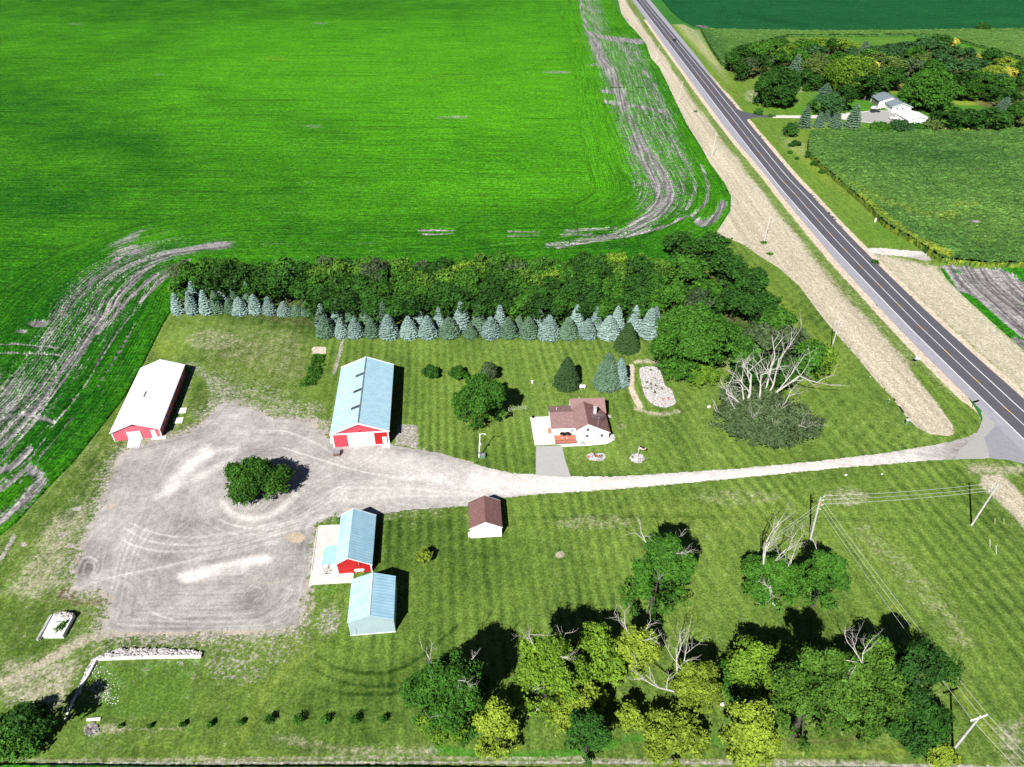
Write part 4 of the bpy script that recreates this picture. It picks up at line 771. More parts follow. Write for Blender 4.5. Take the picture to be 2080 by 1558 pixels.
def spruce(name, r, h, seed, mat, label=None, group=None, loc=(0, 0, 0), tier=.68, cat='spruce', full=1.0):
    rs = np.random.RandomState(seed); t = empty(name, loc, rs.uniform(0, 6), label, cat, group)
    P, Fc, lf = [], [], []; z = .25; nb = 0
    while z < h-.15:
        f = 1-(z/h); rr = r*min(1, (f**.68)*1.10)*(1.0 if z > h*.14 else .86+.14*z/(h*.14))
        n = max(5, int(2*math.pi*rr/.55*full)); a0 = rs.uniform(0, 6)
        for i in range(n):
            an = a0+2*math.pi*i/n+rs.uniform(-.1, .1); L = rr*rs.uniform(.84, 1.10); ca, sa = math.cos(an), math.sin(an)
            zz = z+rs.uniform(-.14, .14); lfv = rs.uniform(0, 1); w0 = rs.uniform(.20, .36)*(1+.3*L/r)
            segs = 3 if L > .8 else 2; pr = None
            for s in range(segs+1):
                u = .25+.75*s/segs; x = L*u; dz = -.30*L*u*u*.6+.10*L*u+(.10 if s == segs else 0)
                wd = w0*(.8+.7*math.sin(math.pi*min(u*1.02, 1)*.9)) if s < segs else .05
                c_ = (x*ca, x*sa, zz+dz)
                P.append((c_[0]-sa*wd, c_[1]+ca*wd, c_[2]-.10)); P.append(c_ if 0 else (c_[0], c_[1], c_[2]+.05)); P.append((c_[0]+sa*wd, c_[1]-ca*wd, c_[2]-.10))
                k = len(P)
                if pr is not None:
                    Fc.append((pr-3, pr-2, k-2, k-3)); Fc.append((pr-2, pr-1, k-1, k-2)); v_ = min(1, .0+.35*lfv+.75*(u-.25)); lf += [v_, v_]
                pr = k
        z += tier*(.75+.4*f)
    P = np.array(P); n0 = len(P)
    # needle tufts at the bough tips
    m_ = int(46*r*h); zz = rs.uniform(.03, .97, m_)**1.25*h; f = 1-zz/h; rr = r*np.minimum(1, (f**.68)*1.10)*rs.uniform(.7, 1.05, m_); an = rs.uniform(0, 2*np.pi, m_)
    cen = np.stack([rr*np.cos(an), rr*np.sin(an), zz], 1); V2, F2, l2 = leafset(rs, cen, np.full((m_, 1), .08), 1, .17, .3, 0, .5)
    V = np.concatenate([P, V2]); F = np.concatenate([np.array(Fc), F2+n0]); lf = np.r_[np.array(lf), l2]
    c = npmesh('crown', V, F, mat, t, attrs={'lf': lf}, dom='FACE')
    k2 = MB().tube([(0, 0, -.1), (0, 0, h*.97)], [.16, .03], 6).build('trunk', BARK, t)
    KIDS[t.name] = [c, k2]
    return t
def box_geo(u0, v0, u1, v1, h=None, zmin=.35):
    """silhouette read from the photo -> ground position, half width, top height"""
    vc = (v0+v1)/2; pm = ppm(vc+6); a = (u1-u0)/2/pm; S = (v1-v0)/2/pm
    th = PITCH+math.atan((vc-779)/FPX)*1.0; st, ct = math.sin(th), math.cos(th)
    if h is None:
        b = math.sqrt(max(S*S-(a*st)**2, 0.0))/ct; b = min(max(b, .55*a), 2.1*a)
    else: b = h/2
    hc = b+zmin; p = G((u0+u1)/2, v0+S*pm if h is None else v0+math.sqrt((b*ct)**2+(a*st)**2)*pm, hc)
    return p.x, p.y, a, b, hc+b
# ---- prototypes, copied for the belts
def place(proto, x, y, rz, sx, sz, label, group=None, mat=None, sy=None):
    c = copy_tree(proto, (x, y, 0), rz, (sx, sy or sx, sz), label, mat)
    if group: c['group'] = group
    return c
PROT = []; HIDE = []
for i in range(7):
    t = make_tree('broadleaf_tree', 3.9+.3*(i % 3), 3.7+.2*(i % 2), 1.0, 10.4+.5*(i % 3), .85, .25, 34, 100+i, L_MID, 1.1, .40)
    PROT.append(t); HIDE.append(t)
def used_once(t):                                  # move a prototype away by deleting it after copying
    for k in KIDS[t.name]: bpy.data.objects.remove(k)
    bpy.data.objects.remove(t)
rnd = random.Random(11)
# ---- the tree belt north of the farmyard
GB = 'broadleaf trees of the belt behind the spruces'
rows = [(372, 640, 616, 10.5, 'front'), (372, 640, 603, 10.0, 'second'), (374, 640, 590, 10.0, 'back'), (645, 1345, 656, 9.2, 'front'), (640, 1350, 636, 10.4, 'second'), (640, 1350, 617, 10.8, 'third'), (640, 1350, 600, 11.0, 'fourth'), (650, 1350, 586, 10.8, 'back')]
sec = {640: 'left', 1345: 'main', 1350: 'main'}
for (ua, ub, v, hh, rn) in rows:
    n = int((ub-ua)/(5.9*ppm(v)))+1
    for i in range(n):
        u = ua+(ub-ua)*(i+.5)/n+rnd.uniform(-8, 8); p = G(u, v+rnd.uniform(-4, 4))
        wst = 'western' if ub == 640 else 'main'
        k = rnd.random(); h_ = hh*rnd.uniform(.84, 1.12); 
        mt = (L_DARK if k < (.7 if rn in ('front', 'second') else .15) else L_MID if k < .55 or rn in ('front', 'second') else L_MIDB if k < .95 else L_LIGHT)  # back rows take brighter leaves, painting highlights along the belt top
        if rn in ('back', 'fourth') and rnd.random() < .12: mt = L_GREY
        s = rnd.uniform(.95, 1.3)
        place(PROT[rnd.randrange(7)], p.x, p.y, rnd.uniform(0, 6.28), s, h_/10.8, '%s tree from the left in the %s row of the %s tree belt' % (ORD[i], rn, wst), GB, mt)
# ---- grove between the belt and the road bend
GG = 'dark trees crowding the corner of the belt'
gr = [(1342, 462, 1415, 560, 'd', 'tallest dark tree at the upper tip of the corner grove'), (1400, 470, 1490, 570, 'd', 'round dark tree at the upper right tip of the corner grove'), (1350, 515, 1440, 615, 'm', 'dark green tree just below the upper tip of the grove'),
      (1430, 505, 1525, 605, 'd', 'broad dark tree on the right rim of the grove beside the mown strip'), (1478, 540, 1562, 640, 'd', 'dark tree on the grove rim below the small round one'), (1518, 543, 1562, 592, 'd', 'small round dark tree sticking out of the grove to the right'),
      (1385, 560, 1470, 650, 'm', 'mid green tree inside the grove above the grey topped one'), (1445, 575, 1535, 680, 'd', 'dark tree in the centre of the corner grove'), (1505, 590, 1592, 690, 'd', 'dark tree on the rim above the dead limbs'), (1545, 625, 1620, 700, 'm', 'smaller tree at the lower right rim of the grove'),
      (1430, 640, 1512, 735, 'm', 'green tree right of the big pale crowned one'), (1465, 680, 1550, 770, 'm', 'leafy tree behind the dead limbs on the left'), (1340, 570, 1400, 650, 'm', 'tree standing behind the last blue spruce'), (1500, 650, 1590, 745, 'g', 'grey green tree behind the upper dead limbs'),
      (1560, 655, 1650, 745, 'g', 'grey green tree topped by thin dead twigs'), (1610, 690, 1690, 780, 'm', 'tree at the right end behind the bleached limbs'), (1645, 700, 1699, 785, 'l', 'yellowish tree at the far right end of the cluster'), (1385, 578, 1455, 660, 'g', 'grey topped half bare tree among dark crowns'), (1530, 715, 1620, 800, 'd', 'dark tree under the white fallen limbs'), (1478, 735, 1550, 800, 'd', 'low dark tree left of the fallen limbs')]
KM = {'M': L_MIDB, 'd': L_DARK, 'm': L_MID, 'l': L_LIGHT, 'y': L_YEL, 'g': L_GREY, 'b': L_BLUE, 'o': L_OLIVE, 'G': L_GOLD}
for i, (u0, v0, u1, v1, k, lab) in enumerate(gr):
    x, y, a, b, ht = box_geo(u0, v0, u1, v1, h=min(10.5, (v1-v0)/ppm((v0+v1)/2)*.95))
    place(PROT[i % 7], x, y, rnd.uniform(0, 6), a/4.5, ht/10.8, lab, GG, KM[k])
# ---- the distant grove across the road
GD = 'trees of the distant grove across the road'
dg = [(1471, 101, 1505, 150, 'd'), (1489, 89, 1527, 136, 'd'), (1491, 125, 1518, 162, 'd'), (1505, 117, 1538, 155, 'g'), (1518, 88, 1558, 131, 'm'), (1545, 80, 1583, 116, 'm'), (1532, 109, 1566, 150, 'd'), (1576, 76, 1605, 106, 'd'), (1582, 86, 1621, 132, 'l'), (1608, 78, 1651, 106, 'm'), (1631, 93, 1677, 129, 'b'), (1649, 76, 1681, 104, 'l'), (1675, 78, 1699, 108, 'd'), (1692, 78, 1726, 103, 'l'), (1721, 83, 1744, 106, 'l'), (1683, 102, 1720, 138, 'm'), (1715, 94, 1743, 124, 'b'), (1760, 94, 1784, 117, 'b'), (1631, 119, 1668, 171, 'o'), (1659, 125, 1690, 156, 'o'), (1620, 138, 1651, 174, 'd'), (1560, 140, 1590, 170, 'm'), (1590, 140, 1622, 172, 'd'), (1665, 145, 1700, 175, 'o'), (1695, 174, 1736, 227, 'd'), (1662, 190, 1707, 236, 'b'), (1641, 203, 1659, 219, 'm'), (1734, 152, 1792, 214, 'd'), (1760, 120, 1783, 163, 'G'),
      (1780, 86, 1827, 120, 'b'), (1819, 82, 1870, 125, 'b'), (1856, 75, 1910, 122, 'b'), (1893, 72, 1933, 100, 'm'), (1926, 78, 1948, 98, 'G'), (1919, 92, 1953, 128, 'b'), (1950, 94, 1981, 128, 'b'), (1982, 108, 1996, 122, 'G'), (1994, 97, 2030, 137, 'd'), (2016, 113, 2055, 140, 'y'), (1999, 134, 2038, 170, 'y'), (2031, 136, 2066, 164, 'G'), (2053, 124, 2090, 163, 'm'), (1957, 116, 2002, 162, 'b'), (1914, 118, 1962, 158, 'b'), (1760, 104, 1801, 150, 'o'), (1791, 115, 1836, 172, 'o'), (1829, 120, 1870, 156, 'g'), (1783, 138, 1836, 180, 'd'), (1934, 144, 1985, 182, 'd'), (1937, 172, 1984, 200, 'm'), (1923, 178, 1942, 217, 'o'), (1979, 144, 2019, 186, 'm'), (1991, 172, 2033, 203, 'd'), (2026, 158, 2064, 196, 'm'), (2059, 153, 2090, 210, 'd'), (2031, 181, 2068, 218, 'd'), (2046, 203, 2092, 262, 'd'), (1888, 220, 1924, 255, 'd'), (1917, 216, 1962, 266, 'd'), (1945, 223, 1993, 264, 'd'), (1982, 219, 2039, 266, 'd'), (2031, 236, 2055, 264, 'm'),
 (1565, 100, 1600, 140, 'm'), (1600, 96, 1640, 135, 'm'), (1640, 104, 1680, 140, 'o'), (1700, 108, 1740, 145, 'm'), (1745, 100, 1790, 140, 'm'), (1790, 95, 1830, 135, 'b'), (1840, 96, 1880, 140, 'm'), (1880, 100, 1925, 150, 'b'), (1870, 118, 1915, 160, 'm'), (1960, 140, 2000, 180, 'm'), (1640, 150, 1672, 182, 'd'), (1955, 165, 1995, 200, 'm'), (2010, 150, 2050, 190, 'b'), (1850, 110, 1890, 150, 'o'), (1780, 150, 1815, 185, 'm')]
hab = {'d': 'dark green', 'm': 'mid green', 'l': 'light green', 'y': 'yellow green', 'g': 'greyish', 'b': 'bluish green', 'o': 'olive green', 'G': 'golden yellow'}
cnt = {}
for i, (u0, v0, u1, v1, k) in enumerate(dg):
    x, y, a, b, ht = box_geo(u0, v0, u1, v1, h=min(13.0, max(5.0, (v1-v0)/ppm((v0+v1)/2)*1.0)))
    cnt[k] = cnt.get(k, 0)+1
    tot = sum(1 for z_ in dg if z_[4] == k)
    place(PROT[(i*3) % 7], x, y, rnd.uniform(0, 6), a/4.0*1.08, ht/10.8, '%s %s tree of the distant grove, counted from the left' % (ORD[sum(1 for j_, z_ in enumerate(dg) if z_[4] == k and (z_[0]+z_[2], j_) < (u0+u1, i))], hab[k]), GD, KM[k])
for (u0, v0, u1, v1, k, lab) in [(1766, 250, 1806, 267, 'm', 'bright low shrub at the corn edge before the gravel lane'), (1806, 246, 1852, 267, 'b', 'bluish shrub at the corn edge below the white pickup'), (1846, 250, 1876, 267, 'm', 'leafy shrub at the corn edge below the white roof'), (1871, 243, 1913, 267, 'o', 'yellowish shrub right of the white roof'), (1594, 250, 1621, 275, 'd', 'dark round bush beside the corner of the corn field'), (1536, 222, 1549, 231, 'm', 'tiny bush at the asphalt lane mouth'), (1633, 170, 1644, 183, 'm', 'small bush on the mown grass before the grove'), (1984, 46, 2010, 62, 'd', 'lone dark bush on the border of the dark field'),
                                 (2, 1434, 62, 1492, 'm', 'round upper bush in the thicket at the lower left corner'), (28, 1428, 98, 1512, 'd', 'tall dark bush in the thicket at the lower left corner'), (-20, 1480, 60, 1540, 'm', 'low spreading bush at the very lower left corner'), (30, 1475, 92, 1525, 'm', 'leafy bush at the right foot of the lower left thicket')]:
    x, y, a, b, ht = box_geo(u0, v0, u1, v1)
    t = make_tree('bush', a, a*.9, .1, ht, min(1.2, a*.42), .16 if y < 100 else .34, 90 if y < 100 else 50, int(u0+v0*3), KM[k], 1.0, .3, lab, 'bush', None, (x, y, 0), False, core=True)
BT = [('broadleaf_tree', (1537, 137, 1621, 208), 'd', 'big dark spreading tree alone on the mown grass before the grove', 1.9, .42, 1.25, .5), ('broadleaf_tree', (1685, 115, 1778, 183), 'l', 'big light green tree with a golden right side in the grove', 1.7, .4, 1.2, .35), ('broadleaf_tree', (1843, 140, 1937, 216), 'm', 'big round bright green tree right of the grey roofed house', 1.8, .42, 1.2, .3)]
for nm, bx, k, lab, rl, sz, dn, fl in BT:
    x, y, a, b, ht = box_geo(*bx); make_tree(nm, a, a*.9, .8, ht, rl*.6, sz*.85, 36, int(bx[0]), KM[k], dn, fl, lab, 'tree', None, (x, y, 0))
# ---- trees standing on the lawns
NT = [((455, 917, 585, 1022), 'm', 'bushy dark green tree ringed by stones in the middle of the gravel yard', 1.35, .19, 210, .35, None, 7.2),
      ((922, 757, 1034, 867), 'm', 'full dark green tree on the lawn right of the red barn', 1.3, .19, 210, .25, None, None),
      ((975, 734, 1012, 772), 'g', 'thin grey topped sapling tree behind the full dark lawn tree', .6, .15, 90, .4, None, 4.6),
      ((857, 741, 889, 768), 'd', 'small round tree, left of the two behind the full lawn tree', .55, .14, 110, .3, None, None), ((910, 743, 950, 770), 'm', 'small flat topped tree, right of the two behind the full lawn tree', .55, .14, 100, .4, None, None),
      ((1335, 612, 1475, 765), 'm', 'tall broad tree at the left end of the cluster by the kidney shaped bed', 1.7, .24, 190, .4, None, None), ((1340, 695, 1432, 800), 'm', 'leafy lower tree beside the kidney shaped flower bed', 1.4, .21, 180, .4, None, 7.5), ((1393, 730, 1462, 797), 'l', 'small bright green tree right of the kidney shaped flower bed', 1.0, .18, 170, .3, None, 5.2),
      ((1450, 772, 1655, 894), 'g', 'wide grey green oak with big bleached dead limbs above the drive', 1.9, .20, 200, .6, 'oak', 7.5),
      ((1268, 1084, 1402, 1256), 'm', 'dark green lawn tree with bare twigs at its left, alone below the drive', 1.35, .18, 230, .45, 'tw', None),
      ((1502, 1112, 1640, 1232), 'm', 'green tree with a tall white dead limb beside the wire pole', 1.4, .18, 230, .35, 'dl', None), ((1628, 1116, 1717, 1236), 'm', 'dense green tree just below the wire pole', 1.3, .18, 220, .3, 'sm', None),
      ((838, 1322, 1004, 1500), 'm', 'green tree with thin bare twigs at the left end of the bottom clump', 1.3, .17, 210, .5, 'tw', None), ((850, 1400, 965, 1515), 'l', 'yellow green tree under the twiggy green one, left of bottom clump', 1.1, .17, 200, .4, None, 5.0),
      ((968, 1420, 1050, 1532), 'y', 'smaller yellow green tree standing free with a black shadow', 1.0, .16, 210, .4, None, None), ((1044, 1288, 1178, 1450), 'l', 'pale yellow green tree left of the brightest one', 1.3, .17, 190, .5, 'tw', None),
      ((1134, 1259, 1278, 1395), 'l', 'brightest yellow green tree at the top of the bottom clump', 1.4, .17, 230, .35, None, 9.0), ((1102, 1372, 1240, 1498), 'y', 'yellow tree in the middle of the bottom clump', 1.2, .17, 210, .4, None, None), ((1146, 1440, 1240, 1542), 'd', 'dark green tree at the bottom edge of the clump', 1.2, .17, 220, .3, None, None),
      ((1242, 1265, 1342, 1480), 'y', 'tall narrow yellow green tree with pale bare limbs', 1.2, .17, 190, .55, 'tw', 10.0), ((1355, 1330, 1470, 1450), 'y', 'yellow green tree with two bare white forks at its top', 1.2, .17, 200, .5, 'fk', None), ((1300, 1430, 1440, 1552), 'y', 'broad yellow tree at the bottom edge', 1.3, .17, 210, .5, None, None), ((1250, 1425, 1310, 1510), 'y', 'thin half bare yellow green tree', .9, .16, 130, .5, None, 5.5),
      ((1448, 1335, 1560, 1432), 'm', 'dark green tree left of the bright domed crown', 1.3, .18, 220, .35, None, None), ((1480, 1286, 1632, 1425), 'l', 'bright green tree with domed crown in the right of the bottom clump', 1.5, .19, 240, .35, None, 10.0), ((1470, 1425, 1584, 1556), 'y', 'golden green rounded tree at the bottom between dark ones', 1.2, .17, 220, .4, None, None),
      ((1572, 1315, 1722, 1505), 'm', 'mid green tree left of the grey bare twigs', 1.5, .18, 230, .45, None, None), ((1700, 1288, 1860, 1420), 'm', 'large green tree with grey bare twigs at its left', 1.5, .18, 230, .4, 'sm2', 10.5), ((1700, 1380, 1830, 1495), 'm', 'leafy tree low at the bottom below the grey bare twigs', 1.4, .18, 230, .35, None, 7.5), ((1800, 1300, 1925, 1450), 'd', 'dark green tree at the right rim of the bottom clump', 1.5, .18, 230, .4, None, None), ((1790, 1405, 1936, 1515), 'd', 'spreading dark tree beside the cross armed pole', 1.4, .18, 220, .45, None, None),
      ((1884, 1503, 1944, 1560), 'y', 'small bright yellow shrub at the foot of the cross armed pole', .75, .15, 170, .5, None, None), ((848, 1116, 874, 1143), 'y', 'tiny leaning yellow green sapling on the open lawn', .42, .12, 60, .6, None, 2.6)]
for bx, k, lab, rl, sz, per, fl, ex, hh in NT:
    x, y, a, b, ht = box_geo(*bx, h=hh); rq = random.Random(int(bx[0])); E = None
    if ex == 'oak':
        E = [((-3.5, 2, 5.5), (.35, .5, .9), 6.5, .30, 3), ((-4, 1, 5), (-.8, .3, .5), 5, .20, 3), ((-4, 2, 5), (.05, .6, .8), 5.5, .2, 3), ((2.5, 5, 4.5), (.75, .5, .55), 8.5, .26, 3), ((2.2, 5.5, 4.8), (.7, .7, .7), 8.5, .22, 3), ((2, 7, 5.0), (.45, .8, .8), 8.5, .24, 3), ((7, -1, 3), (.9, -.3, .2), 3.2, .10, 3), ((5, -3, 4), (.5, -.8, .1), 3.2, .09, 3), ((-8, 1, 2.5), (-.9, .2, .2), 2.6, .09, 3), ((1, -2, 5.2), (.6, .1, .5), 3.0, .09, 2), ((-1, 2, 6.3), (.1, .6, .7), 5.5, .2, 4), ((-6, 0, 4.6), (-.7, .2, .5), 3.6, .1, 4), ((4, 1, 5.4), (.6, .3, .6), 4, .1, 4), ((0, -4, 4.6), (.1, -.7, .4), 2.6, .07, 3), ((-3, -3, 4.8), (-.3, -.5, .5), 2.6, .07, 3)]
    elif ex == 'dl': E = [((-1.6, .5, ht*.62), (-.05, .55, .8), 5.5, .2, 4), ((-.6, .5, ht*.66), (.45, .6, .7), 5.0, .12, 4), ((-1.6, -1.6, ht*.72), (-.2, -.9, -.1), 3.0, .11, 3), ((3, 1.5, ht*.72), (.5, .6, .5), 3.2, .08, 3), ((1.9, 0, ht*.88), (.1, .2, .6), 1.8, .06, 2)]
    elif ex == 'tw': E = [((-a*.35, b*.1, ht*.80), (-.3, .3, .6), 2.8, .09, 3), ((a*.15, -a*.2, ht*.86), (.5, -.3, .4), 2.2, .07, 3), ((a*.3, a*.3, ht*.75), (.4, .4, .5), 2.2, .06, 2), ((-a*.1, -a*.5, ht*.7), (-.3, -.7, .2), 2.0, .05, 2)]
    elif ex == 'fk': E = [((-2.6, .5, ht*.6), (-.1, .35, .9), 4.2, .13, 3), ((-2.2, .4, ht*.6), (.25, .35, .9), 4.2, .11, 3), ((-3.2, -1, ht*.5), (-.9, .0, .3), 3.6, .14, 3)]
    elif ex == 'sm': E = [((-a*.3, a*.6, ht*.8), (-.2, .6, .6), 2.4, .06, 2)]
    elif ex == 'sm2': E = [((-3.2, -.5, ht*.80), (-.6, .4, .6), 3.4, .08, 3), ((-3.0, -.5, ht*.80), (-.9, 0, .3), 3.0, .07, 3), ((-3.0, -.2, ht*.80), (.1, .6, .7), 2.8, .07, 3)]
    make_tree('sapling' if a < 2 and ht < 4 else 'broadleaf_tree', a, a*(.80 if a > 3 else .95), .5, ht, min(rl*.52, a*.3), sz*.88, max(24, int(per*.36)), int(bx[0]*7+bx[1]), KM['M' if k == 'm' and bx[0] > 1560 and bx[1] > 1270 else k], 1.2, fl, lab, 'tree', None, (x, y, 0), extra=E)
for t in HIDE: used_once(t)
# row of young saplings along the south side
for i, (u, v, s) in enumerate([(245, 1474, .35), (305, 1474, .4), (371, 1472, .55), (428, 1471, .6), (490, 1468, .6), (548, 1464, 1.0), (607, 1466, 1.15), (661, 1466, 1.0), (722, 1464, 1.05), (779, 1463, .8)]):
    p = G(u, v+4); make_tree('sapling', .66*s, .62*s, .12, 1.35*s+.2, .24*s+.04, .085, 22, 900+i, L_MID, 1.1, .4, 'knee high sapling in the row along the south lawn, %s from its left end' % ORD[i], 'sapling', 'saplings in a row along the south lawn', (p.x, p.y, 0), core=False)
# ---- spruces
GS = 'spruces planted in a double row before the belt'
SP = {}
for k, mt in (('b', L_SPB), ('g', L_SPG)):
    SP[k] = [spruce('spruce', 2.7, 7.6, 300+i+(50 if k == 'g' else 0), mt) for i in range(4)]
spx = [(364, 594, 643, 'b', 24), (393, 590, 643, 'b', 28), (422, 588, 643, 'b', 28), (443, 590, 641, 'g', 26), (470, 605, 640, 'g', 22), (490, 603, 645, 'b', 34), (521, 597, 642, 'b', 30), (549, 602, 644, 'b', 28), (579, 612, 646, 'b', 30), (603, 617, 645, 'g', 22), (624, 612, 645, 'g', 24),
       (663, 640, 691, 'g', 38), (695, 645, 691, 'b', 22), (723, 646, 691, 'b', 34), (757, 645, 690, 'g', 32), (791, 638, 694, 'b', 40), (832, 642, 693, 'b', 38), (870, 641, 693, 'b', 38), (913, 644, 692, 'g', 42), (956, 657, 690, 'g', 26), (997, 643, 693, 'b', 40), (1033, 643, 692, 'g', 36), (1074, 643, 694, 'g', 38), (1115, 640, 696, 'b', 44), (1154, 644, 694, 'g', 38), (1193, 647, 693, 'b', 36), (1236, 640, 695, 'b', 44), (1318, 625, 693, 'b', 42)]
spb = [(401, 570, 632, 'b', 26), (433, 578, 632, 'b', 22), (455, 572, 632, 'b', 28), (482, 577, 630, 'g', 24), (510, 571, 632, 'g', 28), (657, 616, 672, 'b', 28), (688, 612, 672, 'b', 26), (716, 616, 672, 'g', 28), (745, 618, 672, 'g', 30), (782, 612, 674, 'g', 32), (853, 622, 674, 'b', 28), (893, 624, 674, 'b', 26), (938, 610, 678, 'b', 36), (973, 619, 678, 'g', 32), (1016, 619, 678, 'b', 30), (1054, 641, 676, 'g', 18), (1095, 624, 676, 'b', 28), (1170, 618, 676, 'b', 32), (1210, 622, 676, 'b', 26), (1252, 620, 678, 'b', 30), (1288, 620, 680, 'b', 32), (1328, 622, 680, 'b', 30)]
used = set()
def put_spruce(u, vt, vb, k, wd, lab, group=GS):
    r = max(wd*1.12, 30 if vt > 500 else 10)/2/ppm(vb); pb = G(u, vb-r*ppm(vb)*.5); 
    # height so that the tip projects to vt
    lo, hi = 1.0, 14.0
    for _ in range(30):
        mid_ = (lo+hi)/2; zc = pb.y*cp-(mid_-HC)*sp; up_ = pb.y*sp+(mid_-HC)*cp; vv = 779-FPX*up_/zc
        if vv > vt: lo = mid_
        else: hi = mid_
    return place(SP[k][rnd.randrange(4)], pb.x, pb.y, rnd.uniform(0, 6), r/2.7, lo/7.6, lab, group)
for i, q in enumerate(spx): put_spruce(*q, '%s spruce in the front row before the belt, %s from its left end' % ('silver blue' if q[3] == 'b' else 'green', ORD[i]))
for i, q in enumerate(spb): put_spruce(*q, '%s spruce in the second row before the belt, %s from its left end' % ('silver blue' if q[3] == 'b' else 'green', ORD[i]))
for q, lab in [((1572, 110, 142, 'b', 22), 'grey blue spruce deep in the left of the distant grove'), ((1615, 108, 156, 'g', 28), 'grey thin spruce among yellowish trees of the distant grove'), ((1632, 212, 266, 'g', 26), 'first conifer of the screen along the gravel lane'), ((1662, 227, 264, 'g', 22), 'second grey conifer of the screen along the gravel lane'), ((1677, 222, 250, 'g', 16), 'short conifer behind the lane screen'), ((1695, 225, 266, 'g', 26), 'third grey conifer of the screen along the gravel lane'), ((1730, 209, 267, 'g', 30), 'tallest grey conifer at the right end of the lane screen'), ((1673, 168, 214, 'g', 34), 'blue grey spruce at the left rim of the grove'), ((2036, 196, 233, 'g', 30), 'grey ragged conifer behind the dark hedge at the right'), ((1754, 82, 116, 'g', 24), 'pointed bluish conifer at the back of the distant grove')]:
    put_spruce(*q, lab, 'conifers at the distant farm')
for lst in SP.values():
    for t in lst: used_once(t)
for (u, vt, vb, wd, mt, lab, full) in [(1272, 654, 724, 52, L_SPD, 'dark cone shaped spruce in front of the blue row', 1.3), (1151, 725, 799, 56, L_SPD, 'dark cone shaped spruce behind the house', 1.3), (1232, 716, 800, 58, L_SPG, 'green cone shaped spruce behind the house', 1.2), (1258, 727, 797, 40, L_SPB, 'pale blue spruce tucked behind the right side of the green one', 1.0)]:
    r = wd/2/ppm(vb); pb = G(u, vb-r*ppm(vb)*.55); lo, hi = 1.0, 14.0
    if wd == 40: pb.y += 1.0
    for _ in range(30):
        mid_ = (lo+hi)/2; zc = pb.y*cp-(mid_-HC)*sp; up_ = pb.y*sp+(mid_-HC)*cp
        if 779-FPX*up_/zc > vt: lo = mid_
        else: hi = mid_
    spruce('spruce', r, lo, u, mt, lab, None, (pb.x, pb.y, 0), .36, 'spruce', full)
# garden patch
gx = Gn([(637, 722), (659, 722), (656, 745), (640, 785), (612, 787), (624, 762)]); rs = np.random.RandomState(3)
pts = []
while len(pts) < 150:
    q = (rs.uniform(gx[:, 0].min(), gx[:, 0].max()), rs.uniform(gx[:, 1].min(), gx[:, 1].max()))
    if inpoly(np.array([q[0]]), np.array([q[1]]), gx)[0]: pts.append(q)
pts = np.array(pts); V, F, lf = leafset(rs, np.c_[pts, np.full(len(pts), .35)], np.tile([.5, .5, .4], (len(pts), 1)), 26, .16)
tag(npmesh('vegetable_patch', V, F, L_MID, attrs={'lf': lf}, dom='FACE'), 'dense dark green vegetable patch between the barns', 'garden plants', kind='stuff')
# roadside tall weeds east of the road
for i, (u, v, s) in enumerate([(1607, 298, 1.0), (1620, 296, 1.4), (1613, 290, .7), (1642, 320, 1.4), (1654, 336, 1.1), (1605, 312, .7), (1618, 324, .6), (1669, 352, .8), (1776, 534, .6), (1641, 311, .7)]):
    p = G(u, v); make_tree('roadside_weed', 1.3*s, 1.1*s, .05, 1.5*s, .5, .2, 30, 700+i, L_DARK, 1, .4, 'dark weed clump on the grass between road and corn, %s in a loose scatter' % ORD[i], 'weed', 'weed clumps between road and corn', (p.x, p.y, 0), False, core=False)
for (u, v, lab) in [(1413, 227, 'low weed clump on the straw verge near the lane mouth'), (1551, 494, 'small weed tuft at the foot of the verge pole'), (1563, 517, 'small weed tuft on the straw verge below the pole')]:
    p = G(u, v); make_tree('roadside_weed', 1.0, .8, .02, .5, .35, .12, 30, u, L_MID, 1, .4, lab, 'weed', None, (p.x, p.y, 0), False, core=False)
# ------------------------------------------------------------------ buildings
def gable_walls(W, L, eh, rh, xr=None, eh2=None):
    xr = W/2 if xr is None else xr; eh2 = eh if eh2 is None else eh2
    m = MB(); f = [(0, 0, 0), (W, 0, 0), (W, 0, eh2), (xr, 0, rh), (0, 0, eh)]; n = 5
    m.add(f+[(x, L, z) for x, _, z in f], [(0, 1, 2, 3, 4), (9, 8, 7, 6, 5), (0, 5, 6, 1), (1, 6, 7, 2), (4, 9, 5, 0)])
    return m
def roof_side(W, L, eh, rh, side, oh=.3, ohy=.3, th=.12, xr=None, eh2=None, lift=.03):
    xr = W/2 if xr is None else xr; eh2 = eh if eh2 is None else eh2; m = MB()
    if side < 0: k = (rh-eh)/xr; a = (-oh, eh-k*oh); b = (xr-.004, rh)
    else: k = (rh-eh2)/(W-xr); a = (W+oh, eh2-k*oh); b = (xr+.004, rh)
    q = [(a[0], -ohy, a[1]+th+lift), (b[0], -ohy, b[1]+th+lift), (b[0], L+ohy, b[1]+th+lift), (a[0], L+ohy, a[1]+th+lift)]
    if side < 0: q = [q[0], q[1], q[2], q[3]]
    else: q = [q[1], q[0], q[3], q[2]]
    return m.slab(q, th)
def trim_line(p, q, w=.16): return MB().tube([p, q], w*.5, 4)
